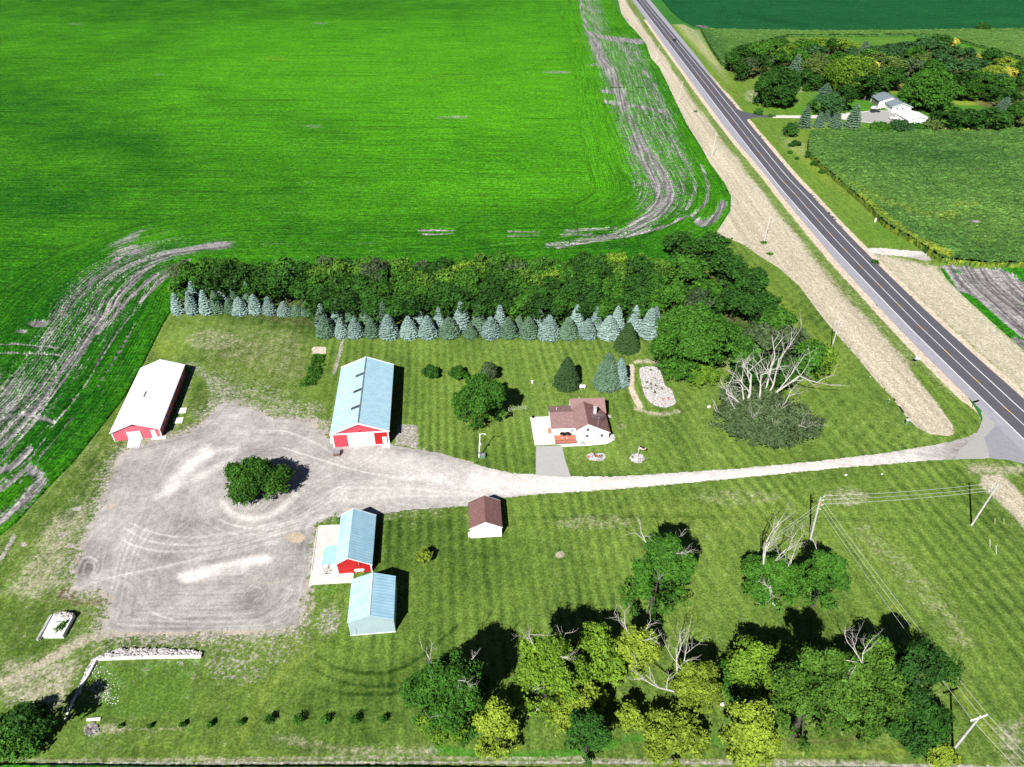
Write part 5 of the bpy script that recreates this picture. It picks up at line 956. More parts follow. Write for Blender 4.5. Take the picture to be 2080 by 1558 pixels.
def add_gable(root, W, L, eh, rh, wm, rm, oh=.3, ohy=.3, xr=None, eh2=None, trim=WHITE, rm2=None, tw=.2):
    gable_walls(W, L, eh, rh, xr, eh2).build('wall', wm, root)
    for s in (-1, 1): roof_side(W, L, eh, rh, s, oh, ohy, xr=xr, eh2=eh2).build('roof', rm if s < 0 else (rm2 or rm), root)
    x_ = W/2 if xr is None else xr; e2 = eh if eh2 is None else eh2
    if trim:
        k1 = (rh-eh)/x_; k2 = (rh-e2)/(W-x_)
        for y in (-ohy-.03, L+ohy+.03):
            m = MB(); m.tube([(-oh-.03, y, eh-k1*oh+.08), (x_, y, rh+.10)], tw*.55, 4); m.tube([(x_, y, rh+.10), (W+oh+.03, y, e2-k2*oh+.08)], tw*.55, 4); m.build('fascia', trim, root)
def at_(u, v, z): p = G(u, v, z); return (p.x, p.y, 0)
# red barn with blue roof
p = at_(669.2, 881.5, 4.0); W_, L_ = 11.7, 24.2
b = empty('barn', (p[0]+.35, p[1]+.35, 0), R(5.5), 'red barn with pale blue metal roof, three dark skylights and wide white sliding door', 'barn')
add_gable(b, W_, L_, 3.85, 6.25, RED, BLUER, .35, .35, tw=.30)
m = MB(); m.add([(.1, -.05, 3.75), (W_-.1, -.05, 3.75), (W_/2, -.05, 6.15), (.1, -.004, 3.75), (W_-.1, -.004, 3.75), (W_/2, -.004, 6.15)], [(0, 1, 2), (0, 3, 4, 1), (1, 4, 5, 2), (2, 5, 3, 0)]); m.build('gable_panel', REDF, b)
MB().box(-.02, W_+.02, -.16, -.06, 3.45, 3.74).build('door_track', WHITE, b)
MB().box(3.15, 8.75, -.22, -.10, .05, 3.45).build('sliding_door', WHITE, b)
MB().box(.25, 3.12, -.08, -.003, .15, 3.43).build('red_panel', REDF, b); MB().box(8.8, W_-.22, -.08, -.003, .15, 3.43).build('red_panel', RED, b)
for x0, x1 in ((-.06, .2), (W_-.2, W_+.06)): MB().box(x0, x1, -.12, .06, 0, 3.5).build('corner_trim', WHITE, b)
MB().box(10.35, 11.25, -.16, -.085, .1, 2.15).build('walk_door', WHITE, b)
MB().box(10.2, 11.9, -1.2, -.1, .03, .16).build('door_step', CONCW, b)
MB().box(8.8, W_, -.14, -.083, .03, .16).build('base_trim', WHITE, b)
k = (6.25-3.85)/(W_/2)
for y in (5.8, 11.9, 18.0):
    z = lambda x: 3.85+k*x+.17
    MB().slab([(3.75, y-.48, z(3.75)), (5.65, y-.48, z(5.65)), (5.65, y+.48, z(5.65)), (3.75, y+.48, z(3.75))], .04).build('skylight', SKYL, b)
    MB().slab([(1.6, y-.06, z(1.6)), (3.75, y-.06, z(3.75)), (3.75, y+.06, z(3.75)), (1.6, y+.06, z(1.6))], .025).build('rust_streak', GREYM, b)
m = MB(); m.tube([(W_/2, -.35, 6.42), (W_/2, L_+.35, 6.42)], .10, 5); m.build('ridge_cap', GREYM, b)
m = MB()
for i in range(46): m.box(W_/2-.16, W_/2-.02, i*.53+.1, i*.53+.28, 6.36, 6.53)
m.build('ridge_closures', BLACK, b)
MB().box(-.75, -.05, .9, 2.1, .3, 1.5).build('wall_unit', WHITE, b); MB().box(-.80, -.752, 1.1, 1.9, .5, 1.3).build('unit_grille', GREYM, b)
m = MB().tube([(W_/2, -.2, 3.9), (W_/2, -.2, 4.1)], .1, 6); m.build('door_light', BLACK, b)
# white roofed long barn
p = at_(220.8, 879.4, 2.6); W_, L_ = 9.75, 24.0
b = empty('barn', (p[0]+.3, p[1]+.35, 0), R(8.6), 'long low barn with bright white roof and faded red front wall', 'barn')
add_gable(b, W_, L_, 2.45, 4.35, REDP, WHITER, .3, .3, tw=.16)
MB().box(3.2, 5.6, -.10, -.004, .1, 2.15).build('garage_door', WHITE, b); MB().box(3.0, 3.2, -.16, -.003, .1, 2.3).build('door_frame', WHITE, b); MB().box(5.6, 5.8, -.16, -.003, .1, 2.3).build('door_frame', WHITE, b)
MB().box(7.9, 8.8, -.10, -.004, .1, 2.1).build('walk_door', WHITE, b)
for x0, x1 in ((-.05, .15), (W_-.15, W_+.05)): MB().box(x0, x1, -.08, .05, 0, 2.45).build('corner_trim', WHITE, b)
for i in range(8):
    y = 1.9+i*2.75; f = MB().box(W_+.004, W_+.06, y, y+1.2, 1.15, 2.05).build('window', WHITE, b); MB().box(W_+.062, W_+.08, y+.06, y+1.14, 1.2, 2.0).build('pane', GLASSB, f)
MB().box(4.72, 4.95, 9.2, 11.3, 4.53, 4.60).build('ridge_vent', GREYM, b)
MB().box(4.7, 5.0, -.36, -.2, 3.9, 4.1).build('gable_lamp', BLACK, b)
for q, lab in (([(444, 1343), (636, 1330), (590, 1475), (408, 1481)], 'concrete ramp before the wide door of the white roofed barn'), ([(765, 1345), (905, 1318), (980, 1318), (968, 1360), (765, 1372)], 'concrete step pad before the walk door of the white roofed barn'), ([(1150, 920), (1276, 912), (1255, 985), (1125, 997)], 'upper pale concrete pad beside the white roofed barn'), ([(1095, 1062), (1228, 1050), (1205, 1130), (1075, 1140)], 'lower pale concrete pad beside the white roofed barn')):
    o = flat('concrete_pad', [(200+x/7.082, 700+y/7.082) for x, y in q], .03, CONCW, .10, kind=None); tag(o, lab, 'concrete pad', 'concrete pads of the white roofed barn')
# small red shed with saltbox roof
p = at_(678.7, 1145.8, 2.9); W_, L_ = 6.2, 11.2
b = empty('shed', (p[0]+.25, p[1]+.2, 0), R(5.5), 'small red shed with blue metal roof standing on a concrete yard', 'shed')
add_gable(b, W_-.3, L_, 2.75, 4.15, RED, BLUER, .25, .25, xr=2.2, eh2=2.1, rm2=BLUEG, tw=.16)
for x0, x1 in ((-.05, .14), (W_-.46, W_-.25)): MB().box(x0, x1, -.08, .05, 0, 2.1).build('corner_trim', WHITE, b)
MB().tube([(3.9, -.12, 2.9), (3.9, -.35, 2.75), (3.95, -.35, 2.4)], .07, 6).build('wall_lamp', GREYM, b)
c = MB().slab([(-2.6, .5, 2.05), (-.28, .5, 2.45), (-.28, 4.6, 2.45), (-2.6, 4.6, 2.05)], .06).build('lean_to_roof', BLUEG, b)
for x, y in ((-2.5, .6), (-2.5, 4.5), (-1.4, .6)): MB().tube([(x, y, 0), (x, y, 2.1)], .05, 5).build('post', GREYM, b)
m = MB(); m.tube([(-2.2, .3, .1), (-1.6, .2, 1.2), (-1.3, .5, 1.9)], .05, 5); m.tube([(-2.5, 0, .3), (-1.5, 0, .4)], .05, 5); m.build('frame_braces', BLACK, b)
MB().box(-.9, -.05, .3, .45, .05, 1.9).build('side_panel', WHITE, b)
z_ = lambda x: 2.75+(4.15-2.75)/2.2*x+.16
m = MB()
for i in range(11):
    y = 6.2+i*.48; m.slab([(-.15, y, z_(-.15)+.015), (.9, y, z_(.9)+.015), (.9, y+.07, z_(.9)+.015), (-.15, y+.07, z_(-.15)+.015)], .01)
m.build('rust_marks', TIMBER, b)
yard = flat('concrete_yard', [(647, 1068), (690, 1066), (686, 1120), (682, 1160), (719, 1165), (717, 1184), (628, 1189)], .034, CONC, .07, kind=None); tag(yard, 'dirty pale concrete yard around the small red shed', 'concrete yard')
a_, b_ = G(645, 1072), G(633, 1160); m = MB().tube([(a_.x, a_.y, .12), (b_.x, b_.y, .12)], .12, 4); tag(m.build('curb', STONEW), 'low pale curb along the left edge of the concrete yard', 'curb')
def gas_tank(u, v, L, r, rz, lab):
    p = G(u, v); t = empty('gas_tank', (p.x, p.y, 0), rz, lab, 'gas tank')
    MB().tube([(-L/2, 0, r+.25), (-L/2+.12, 0, r+.25), (-L/2+.3, 0, r+.25), (L/2-.3, 0, r+.25), (L/2-.12, 0, r+.25), (L/2, 0, r+.25)], [r*.35, r*.75, r, r, r*.75, r*.35], 14).build('tank', WHITE, t, True)
    MB().tube([(0, 0, 2*r+.2), (0, 0, 2*r+.36)], .16, 8).build('valve_dome', GREYM, t)
    for x in (-L*.3, L*.3): MB().box(x-.07, x+.07, -r*.7, r*.7, 0, .5).build('leg', CONCG, t)
gas_tank(731, 1161.5, 1.9, .38, R(5), 'white gas tank lying before the front wall of the small red shed')
gas_tank(1183, 789, 1.7, .42, R(0), 'white gas tank beside the dark cone shaped spruce behind the house')
# pale blue shed
p = at_(705.3, 1265.2, 3.45); b = empty('shed', (p[0]+.05, p[1]+.05, 0), R(5.5), 'plain pale blue metal shed with blue roof, nearest of the farm buildings', 'shed')
add_gable(b, 7.2, 8.35, 3.4, 4.75, BLUEW, BLUER, .06, .06, trim=None, rm2=BLUEG)
MB().tube([(3.6, -.1, 4.93), (3.6, 8.45, 4.93)], .07, 5).build('ridge_cap', WHITE, b); MB().box(-.05, 7.25, -.05, -.002, 0, .14).build('base_trim', WHITE, b); MB().tube([(1.05, -.03, .1), (1.05, -.03, 1.9)], .03, 4).build('door_seam', GREYM, b)
# brown roofed garage
p = at_(952.7, 1074.2, 2.7); b = empty('garage', (p[0]+.15, p[1]+.15, 0), R(4.5), 'small white garage with dark brown shingle roof south of the drive', 'garage')
add_gable(b, 5.8, 6.5, 2.55, 4.05, SIDING, SHING, .15, .15, tw=.12); MB().box(-.4, -.02, .2, .9, .1, .7).build('side_box', WHITE, b)
# house
H = empty('house', (13.84, 116.3, 0), R(3), 'white house with brownish roof, patio and red deck in the middle of the lawn', 'house')
gable_walls(6.95, 6.6, 3.2, 4.75, 2.3, 2.45).build('wall', SIDING, H)
for s in (-1, 1): roof_side(6.95, 7.6, 3.2, 4.75, s, .22, .22, .12, 2.3, 2.45).build('roof', SHINGH if s < 0 else SHING, H)
m = MB(); kk = (4.75-3.2)/2.3; m.tube([(-.24, -.25, 3.2-kk*.22+.09), (2.3, -.25, 4.86)], .07, 4); m.tube([(2.3, -.25, 4.86), (7.17, -.25, 2.42)], .07, 4); m.build('fascia', WHITE, H)
m = MB(); f = [(0, 0), (0, 2.5), (3.1, 4.1), (4.9, 2.6), (4.9, 0)]; n = 5   # rear wing, ridge east-west
m.add([(-.25, 6.7+y, z) for y, z in f]+[(7.15, 6.7+y, z) for y, z in f], [(4, 3, 2, 1, 0), (5, 6, 7, 8, 9), (0, 1, 6, 5), (3, 4, 9, 8)]); m.build('wall', SIDING, H)
MB().slab([(-.4, 6.45, 2.50), (7.35, 6.45, 2.50), (7.35, 9.8, 4.24), (-.4, 9.8, 4.24)], .1).build('roof', SHINGH, H); MB().slab([(-.4, 9.81, 4.24), (7.35, 9.81, 4.24), (7.35, 11.9, 2.55), (-.4, 11.9, 2.55)], .1).build('roof', SHINGH, H)
m = MB(); f = [(0, 0), (0, 2.35), (3.9, 3.35), (7.3, 2.35), (7.3, 0)]
m.add([(-5.1, 2.2+y, z) for y, z in f]+[(-.01, 2.2+y, z) for y, z in f], [(4, 3, 2, 1, 0), (5, 6, 7, 8, 9), (0, 1, 6, 5), (3, 4, 9, 8)]); m.build('wall', SIDING, H)
MB().slab([(-5.3, 1.9, 2.38), (-.02, 1.9, 2.38), (-.02, 6.1, 3.47), (-5.3, 6.1, 3.47)], .1).build('roof', SHINGH, H); MB().slab([(-5.3, 6.11, 3.47), (-.02, 6.11, 3.47), (-.02, 9.8, 2.36), (-5.3, 9.8, 2.36)], .1).build('roof', SHINGH, H)
for x, z, yy in ((2.0, 2.95, 0), (1.95, 1.2, 0), (5.1, 1.2, 0)):
    f = MB().box(x, x+.62, -.07, -.003, z, z+.7).build('window', GREYM, H); MB().box(x+.08, x+.54, -.085, -.072, z+.08, z+.62).build('pane', GLASS, f)
f = MB().box(-.95, -.35, 2.12, 2.197, .9, 1.9).build('window', WHITE, H); m = MB()
for i in range(2):
    for j in range(4): m.box(-.9+i*.28, -.68+i*.28, 2.10, 2.118, .95+j*.24, 1.12+j*.24)
m.build('pane', GLASS, f)
MB().box(-3.3, -2.4, 2.12, 2.197, .15, 2.1).build('door', WHITE, H)
c = MB().box(4.15, 4.75, 4.6, 5.3, 3.0, 5.3).build('chimney', CONC, H); MB().box(4.1, 4.8, 4.55, 5.35, 5.3, 5.42).build('chimney_cap', STONE, c)
for x, y, z in ((-3.6, 7.6, 3.1), (2.0, 12.0, 2.5)): MB().tube([(x, y, z-.1), (x, y, z+.45)], .07, 6).build('vent_pipe', WHITE, H)
t = empty('tv_antenna', (14.0+4.25, 116.15, 0), R(3), 'thin roof antenna mast with spiky rods at the front wall of the house', 'antenna')
MB().tube([(0, 0, 0), (-.1, .1, 8.0)], .035, 5).build('mast', GREYM, t); m = MB(); m.tube([(-1.6, .5, 7.3), (.7, -.2, 7.6)], .03, 4)
for i in range(8): x = -1.5+i*.29; m.tube([(x, -.5+i*.0-.25, 7.32+i*.035), (x+.1, 1.1-i*.1, 7.32+i*.035)], .022, 4)
m.tube([(-.6, .1, 6.6), (.5, .3, 6.7)], .025, 4); m.tube([(-.5, -.3, 6.62), (-.4, .7, 6.62)], .022, 4); m.tube([(.1, -.3, 6.66), (.2, .8, 6.66)], .022, 4); m.build('antenna_rods', GREYM, t)
# patio, deck, walk
def HP(x, y): return (1040+x/6.933, 780+y/6.933)
tag(flat('patio', [HP(255, 470), HP(535, 462), HP(560, 600), HP(592, 700), HP(612, 850), HP(320, 868)], .03, CONCW, .08, kind=None), 'bright white concrete patio left of the house', 'patio')
tag(flat('front_walk', [HP(612, 850), HP(918, 828), HP(1352, 806), HP(1372, 720), HP(1440, 715), HP(1442, 780), HP(1400, 815), HP(1330, 845), HP(1100, 868), HP(705, 886), HP(700, 862)], .032, CONCW, .05, kind=None), 'pale concrete walk along the front of the house', 'walk')
D = empty('deck', (13.84, 116.3, 0), R(3), 'low orange red deck before the left wing of the house', 'deck'); MB().box(-4.6, -.02, -.5, 2.0, .12, .32).build('deck_boards', BRICKD, D); MB().box(-4.62, 0, -.62, -.51, .10, .22).build('front_edge', BLACK, D)
m = MB()
for x in (-4.5, -2.3, -.1): m.tube([(x, -.56, .1), (x, -.56, 1.1)], .04, 4)
m.tube([(-4.5, -.56, 1.08), (-.1, -.56, 1.08)], .035, 4); m.build('railing', TIMBER, D)
tag(flat('red_mat', [HP(507, 625), HP(558, 628), HP(566, 704), HP(510, 704)], .125, BRICKD, .03, kind=None), 'small square red mat on the white patio', 'mat')
for i, (x, lab) in enumerate(((-2.95, 'left of two round black patio umbrellas before the house'), (-1.85, 'right of two round black patio umbrellas before the house'))):
    q = H.matrix_world if 0 else None; c_, s_ = math.cos(R(3)), math.sin(R(3)); y = 1.0
    t = empty('patio_umbrella', (13.84+x*c_-y*s_, 116.3+x*s_+y*c_, .34), 0, lab, 'umbrella', 'black umbrellas on the red deck')
    m = MB(); n = 8; m.add([(0, 0, 1.55)]+[(.62*math.cos(2*math.pi*k/n), .62*math.sin(2*math.pi*k/n), 1.22) for k in range(n)]+[(.35*math.cos(2*math.pi*k/n), .35*math.sin(2*math.pi*k/n), 1.45) for k in range(n)], [(0, 1+n+k, 1+n+(k+1) % n) for k in range(n)]+[(1+n+k, 1+k, 1+(k+1) % n, 1+n+(k+1) % n) for k in range(n)]); m.build('canopy', BLACK, t)
    MB().tube([(0, 0, -.02), (0, 0, 1.5)], .03, 5).build('pole', GREYM, t); MB().tube([(0, 0, -.02), (0, 0, .07)], .25, 10).build('base', CONCG, t)
def rocks(name, pts, rmin, rmax, mat, seed, parent=None, flatten=.65, zb=0.0, pile=0.0):
    rg = random.Random(seed); m = MB()
    for x, y in pts:
        r = rg.uniform(rmin, rmax); m.ell((x, y, zb+r*.3+rg.uniform(0, pile)), (r*rg.uniform(.8, 1.3), r*rg.uniform(.7, 1.1), r*flatten), 7, 4, .22, rg)
    return m.build(name, mat, parent)
p = G(1082.5, 849.5); o = MB().tube([(0, 0, 0), (0, 0, .35), (0, 0, .42)], [.22, .30, .26], 12).build('planter_tub', BLACK, None, loc=(p.x, p.y, .11)); tag(o, 'round black tub at the back corner of the white patio', 'planter')
p = G(1184, 902); m = MB(); [m.tube([(r_*math.cos(2*math.pi*k/16), r_*.8*math.sin(2*math.pi*k/16), .05) for k in range(17)], .035, 4) for r_ in (.34, .42, .5)]; tag(m.build('garden_hose', GREENB, None, loc=(p.x, p.y, .09)), 'coiled green hose on the walk before the house', 'hose')
for (u, v, lab) in [(1237, 846, 'small pale stone edging clump behind the house corner'), (1243, 890, 'pale rock clump at the front right house corner')]:
    p = G(u, v); rg = random.Random(int(u)); t = rocks('rock_clump', [(rg.uniform(-.5, .5), rg.uniform(-.6, .6)) for _ in range(12)], .15, .3, STONE, u); t.location = (p.x, p.y, 0); tag(t, lab, 'rocks')
def cyl_plants(name, parent, pts, r, mat, seed, sz=.12, per=18):
    rs = np.random.RandomState(seed); V, F, lf = leafset(rs, np.array([(x, y, .2) for x, y in pts]), np.full((len(pts), 3), r), per, sz); return npmesh(name, V, F, mat, parent, attrs={'lf': lf}, dom='FACE')
# flower beds
def bed(px, lab, seed, mat=STONEW, stones=260):
    q = spl(px, 6, True); W_ = Gn(q); c = W_.mean(0); t = empty('flower_bed', (c[0], c[1], .03), 0, lab, 'flower bed')
    poly = [(x-c[0], y-c[1]) for x, y in W_]; a = sum(poly[i][0]*poly[(i+1) % len(poly)][1]-poly[(i+1) % len(poly)][0]*poly[i][1] for i in range(len(poly)))
    if a < 0: poly = poly[::-1]
    MB().prism(poly, 0, .06).build('bed_base', mat, t); m = MB(); m.tube([(x, y, .06) for x, y in poly]+[(poly[0][0], poly[0][1], .06)], .06, 4); m.build('edging', TIMBER, t)
    P_ = np.array(poly); rs = np.random.RandomState(seed); out = []
    while len(out) < stones:
        x = rs.uniform(P_[:, 0].min(), P_[:, 0].max()); y = rs.uniform(P_[:, 1].min(), P_[:, 1].max())
        if inpoly(np.array([x]), np.array([y]), P_)[0]: out.append((x, y))
    rocks('stones', out, .07, .16, mat, seed, t, .6, .05)['kind'] = 'stuff'; return t, out, c
t, out, c = bed([(1298, 752), (1308, 746), (1325, 745), (1338, 750), (1345, 765), (1352, 785), (1362, 790), (1370, 808), (1372, 820), (1360, 827), (1345, 828), (1325, 822), (1310, 805), (1303, 780)], 'kidney shaped flower bed of white stones behind the house', 5, STONE, 900)
def loc_(u, v): p = G(u, v); return (p.x-c[0], p.y-c[1])
cyl_plants('plants', t, [loc_(*q) for q in ((1332, 786), (1332, 793), (1345, 792), (1324, 790), (1330, 799), (1315, 778), (1322, 783), (1322, 754), (1329, 771), (1313, 790))], .30, L_DARK, 4); cyl_plants('ground_cover', t, [loc_(1298+q*76, 745+w_*83) for q, w_ in ((.3, .3), (.5, .4), (.55, .55), (.35, .6), (.45, .8), (.25, .5), (.7, .6), (.3, .15), (.6, .85), (.55, .25), (.4, .7))], .75, L_YEL, 9, .10, 12)
cyl_plants('red_flowers', t, [loc_(1347, 813), loc_(1357, 811)], .22, REDFL, 7)
t, out, c = bed([(1191, 928), (1197, 922), (1212, 921), (1226, 922), (1230, 930), (1222, 936), (1200, 936)], 'small oval stone bed with dark shrubs before the house', 8, STONE, 160)
cyl_plants('plants', t, [loc_(1206, 925), loc_(1209, 928)], .42, M('maroon_leaves', (.10, .02, .02), (.22, .06, .05), 5), 4); cyl_plants('plants', t, [loc_(1221, 930), loc_(1223, 926)], .3, L_DARK, 6); cyl_plants('pink_flowers', t, [loc_(1213, 929), loc_(1196, 929)], .16, REDFL, 8)
t, out, c = bed([(1278, 932), (1284, 924), (1296, 922), (1306, 925), (1309, 933), (1300, 941), (1288, 940)], 'round stone bed with the flagpole in it', 9, STONE, 170)
cyl_plants('plants', t, [loc_(1286, 930)], .2, L_DARK, 2)
p = G(1294, 931); t = empty('flagpole', (p.x, p.y, .08), 0, 'white flagpole rising from the round stone bed', 'flagpole'); MB().tube([(0, 0, 0), (.10, 0, 3.4)], .05, 6).build('pole', WHITE, t)
fl = empty('flag', (p.x+.1, p.y, 2.5), 0, 'flag with dark and white parts flying from the pole before the house', 'flag')
def cloth(x0, x1, z0, z1, mat, nm):
    V_ = []; F_ = []; nx = 8
    for i in range(nx+1):
        x = x0+(x1-x0)*i/nx; 
        for z in (z0, z1): V_.append((x, .14*math.sin(x*5.5), z-.12*x))
    for i in range(nx): F_.append((2*i, 2*i+2, 2*i+3, 2*i+1))
    m = MB(); m.add(V_, F_); m.add([(a, b+.015, c_) for a, b, c_ in V_], [f[::-1] for f in F_]); return m.build(nm, mat, fl)
cloth(.03, .6, .45, .85, FLAGD, 'dark_field'); 
for i in range(6): cloth(.6 if i > 2 else .03, 1.5, .85-.14*(i+1) if i > 2 else .45-.14*(i+1), .85-.14*i if i > 2 else .45-.14*i, (FLAGW, FLAGR)[i % 2], 'stripe')
# ------------------------------------------------------------------ utility poles
def up(name, base, top, h, r, label, mat=POLEM, group=None):
    b_ = G(*base); t_ = G(top[0], top[1], h); d = Vector((t_.x-b_.x, t_.y-b_.y, h)); d.x = max(-1.6, min(1.6, d.x)); d.y = max(-1.6, min(1.6, d.y))
    t = empty(name, (b_.x, b_.y, 0), 0, label, 'utility pole' if 'lamp' not in name else 'street lamp', group)
    MB().tube([(0, 0, -.2), tuple(d*.5), tuple(d)], [r, r*.85, r*.68], 8).build('pole', mat, t); return t, b_, d
UP = 'wooden poles of the power line'
tA, bA, dA = up('utility_pole', (1646, 1096), (1667, 1010), 10.3, .19, 'wire pole beside the tree with the white dead limb', group=UP)
tB, bB, dB = up('utility_pole', (1973, 1067), (2028, 983), 10.6, .19, 'leaning wire pole by the straw patch at the right', group=UP)
tC, bC, dC = up('utility_pole', (1935, 1524), (1990, 1456), 8.6, .20, 'grey pole with a white cross arm at the bottom right', group=UP)
tD, bD, dD = up('utility_pole', (1688, 712), (1706, 648), 8.9, .15, 'pole with a short cross arm beside the bleached limbs and verge', group=UP)
def ins(t, pts, nm='insulator'):
    for q in pts: MB().tube([q, (q[0], q[1], q[2]+.16), (q[0], q[1], q[2]+.34)], [.05, .085, .045], 7).build(nm, WHITE, t)
wA = []
for f, s in ((.985, .6), (.90, .65), (.80, .75)):
    c_ = dA*f; q = c_+Vector((s, .15, .05)); MB().tube([tuple(c_), tuple(q)], .06, 5).build('bracket', GREYM, tA); ins(tA, [tuple(q)]); wA.append(bA+q+Vector((0, 0, .3)))
MB().tube([tuple(dA*.84+Vector((.2, -.15, 0))), tuple(dA*.84+Vector((.2, -.15, .5)))], .14, 8).build('orange_fuse_box', M('orange_metal', (.55, .25, .06), None, 3, .6), tA)
wA2 = []
for f, s in ((.96, .35), (.86, .4), (.76, .45)):
    c_ = dA*f; q = c_+Vector((s, -.35, -.1)); MB().tube([tuple(c_), tuple(q)], .05, 5).build('bracket', WHITE, tA); wA2.append(bA+q)
wB = []
for f, s in ((.985, -.5), (.88, -.6), (.80, -.7)):
    c_ = dB*f; q = c_+Vector((s, .1, .05)); MB().tube([tuple(c_), tuple(q)], .06, 5).build('bracket', GREYM, tB); ins(tB, [tuple(q)]); wB.append(bB+q+Vector((0, 0, .3)))
c_ = dC*.965; ax_ = Vector((1.0, .30, 0)).normalized(); MB().tube([tuple(c_-ax_*1.35), tuple(c_+ax_*1.35)], .11, 4).build('cross_arm', WHITE, tC)
for s in (-1, 1): MB().tube([tuple(dC*.87), tuple(c_+ax_*.8*s)], .035, 4).build('brace', GREYM, tC)
wC = [c_-ax_*1.28, dC, c_+ax_*1.28]; ins(tC, [tuple(q) for q in wC]); wC = [bC+q+Vector((0, 0, .3)) for q in wC]
c_ = dD*.86; ax_ = Vector((1, -.1, 0)); MB().tube([tuple(c_-ax_*.8), tuple(c_+ax_*.8)], .06, 4).build('cross_arm', GREYM, tD); ins(tD, [tuple(c_-ax_*.7), tuple(dD), tuple(c_+ax_*.7)])
def wire(a, b, lab, sag=.5, r=.020, grp='wires of the power line'):
    a = Vector(a); b = Vector(b); o = a.copy(); pts = [tuple((a+(b-a)*i/16-Vector((0, 0, sag*4*(i/16)*(1-i/16))))-o) for i in range(17)]
    w_ = MB().tube(pts, r, 4, cap=False).build('power_wire', WIREM); w_.location = o; return tag(w_, lab, 'wire', grp)
for i, n_ in enumerate(('top', 'middle', 'lowest')): wire(wA[i], wB[i], '%s of the three wires between the two poles right of the drive' % n_)
far_ = Vector((18, -42, 0))
for i, n_ in enumerate(('left', 'middle', 'right')):
    wire(wA2[2-i] if i < 2 else wA2[0], wC[i], '%s wire from the pole by the dead limb down to the cross armed pole' % n_); wire(wC[i], wC[i]+far_, '%s wire running on past the cross armed pole out of the bottom edge' % n_, .8)
hs = Vector((bA.x-9, bA.y+2.5, 7.0)); hs = G(1566, 1090, 5.5)
for i, n_ in enumerate(('upper', 'lower')): wire(wA2[i], Vector((hs.x, hs.y-.3*i, 5.2-.3*i)), '%s thin wire dropping from the pole into the tree with the dead limb' % n_, .15, .015)
for (bs, tp, h, lab) in [((1552, 493), (1561, 434), 8.6, 'thin pale pole on the straw verge left of the road bend'), ((1446, 319), (1453, 268), 9.5, 'thin pole at the upper edge of the straw verge by the field'), ((1377, 207), (1386, 158), 10, 'second farthest thin pole at the field edge by the road'), ((1331, 128), (1338, 84), 10, 'farthest thin pole at the field edge by the road')]:
    t, b_, d_ = up('utility_pole', bs, tp, h, .12, lab, M('pale_pole', (.70, .69, .66), None, 2, .8) if 'pale_pole' not in MATS else MATS['pale_pole'], 'thin poles along the straw verge'); c_ = d_*.93; MB().tube([(c_.x-.6, c_.y, c_.z), (c_.x+.6, c_.y, c_.z)], .05, 4).build('cross_arm', POLEM, t)
# yard light
t, b_, d_ = up('street_lamp', (973, 929), (975, 881), 6.1, .15, 'tall white yard lamp on the lawn right of the red barn', WHITE)
MB().tube([tuple(d_*.96), tuple(d_*.98+Vector((.5, 0, .15))), tuple(d_*.98+Vector((.95, 0, .12)))], .05, 5).build('lamp_arm', WHITE, t)
q = d_*.98+Vector((1.0, 0, .02)); MB().ell(tuple(q), (.22, .16, .12), 10, 6).build('lamp_head', WHITE, t, True); MB().box(-.1, .35, -.35, -.1, 1.2, 1.7).build('meter_box', GREYM, t); MB().box(d_.x*.6+.1, d_.x*.6+.32, -.1, .1, 3.4, 3.9).build('fuse_box', WHITE, t)
def boxy(name, u, v, w_, d_, h, mat, lab, cat, rz=0, lid=None, lidm=None, group=None):
    p = G(u, v); t = empty(name, (p.x, p.y, 0), R(rz), lab, cat, group)
    m = MB(); m.prism([(-w_/2, -d_/2), (w_/2, -d_/2), (w_/2, d_/2), (-w_/2, d_/2)], 0, h); m.build('box', mat, t)
    MB().slab([(-w_/2-.06, -d_/2-.06, h+.07), (w_/2+.06, -d_/2-.06, h+.07), (w_/2+.06, d_/2+.06, h+.14), (-w_/2-.06, d_/2+.06, h+.14)], .07).build('lid', lidm or mat, t); return t
boxy('transformer_box', 980.5, 929, .95, .7, .75, GREENB, 'small green box with grey lid at the foot of the yard lamp', 'utility box', 5, lidm=GREYM)
boxy('well_cover', 684.5, 924, 1.35, 1.0, .85, BROWNB, 'small brown box hut with grey lid before the red barn', 'well cover', 8, lidm=GREYM)
boxy('air_unit', 1081, 778, .4, .4, .5, WHITE, 'tiny white box standing on the back lawn', 'box')
p = G(1103, 785); t = empty('clothes_stand', (p.x, p.y, 0), .3, 'small grey pump stand on the back lawn near the spruces', 'pump'); MB().tube([(0, 0, 0), (0, 0, 1.1)], .09, 7).build('post', GREENB, t); MB().tube([(0, 0, 1.0), (.35, 0, .8)], .05, 5).build('spout', GREENB, t); MB().tube([(-.1, 0, 1.1), (.15, .1, 1.35)], .05, 5).build('handle', GREENB, t); t.name = 'hand_pump'
def clothesline():
    a_, b_ = G(1033, 843), G(1068, 839); t = empty('clothesline', (a_.x, a_.y, 0), 0, 'white clothesline between the full lawn tree and the house', 'clothesline'); d_ = b_-a_
    for q in (Vector((0, 0, 0)), d_): MB().tube([tuple(q), (q.x, q.y, 1.7)], .04, 5).build('post', GREYM, t); MB().tube([(q.x, q.y-.6, 1.7), (q.x, q.y+.6, 1.7)], .035, 5).build('cross_arm', WHITE, t)
    for o_ in (-.5, 0, .5): MB().tube([(0, o_, 1.72), (d_.x, d_.y+o_, 1.72)], .015, 4).build('line', WHITE, t)
clothesline()
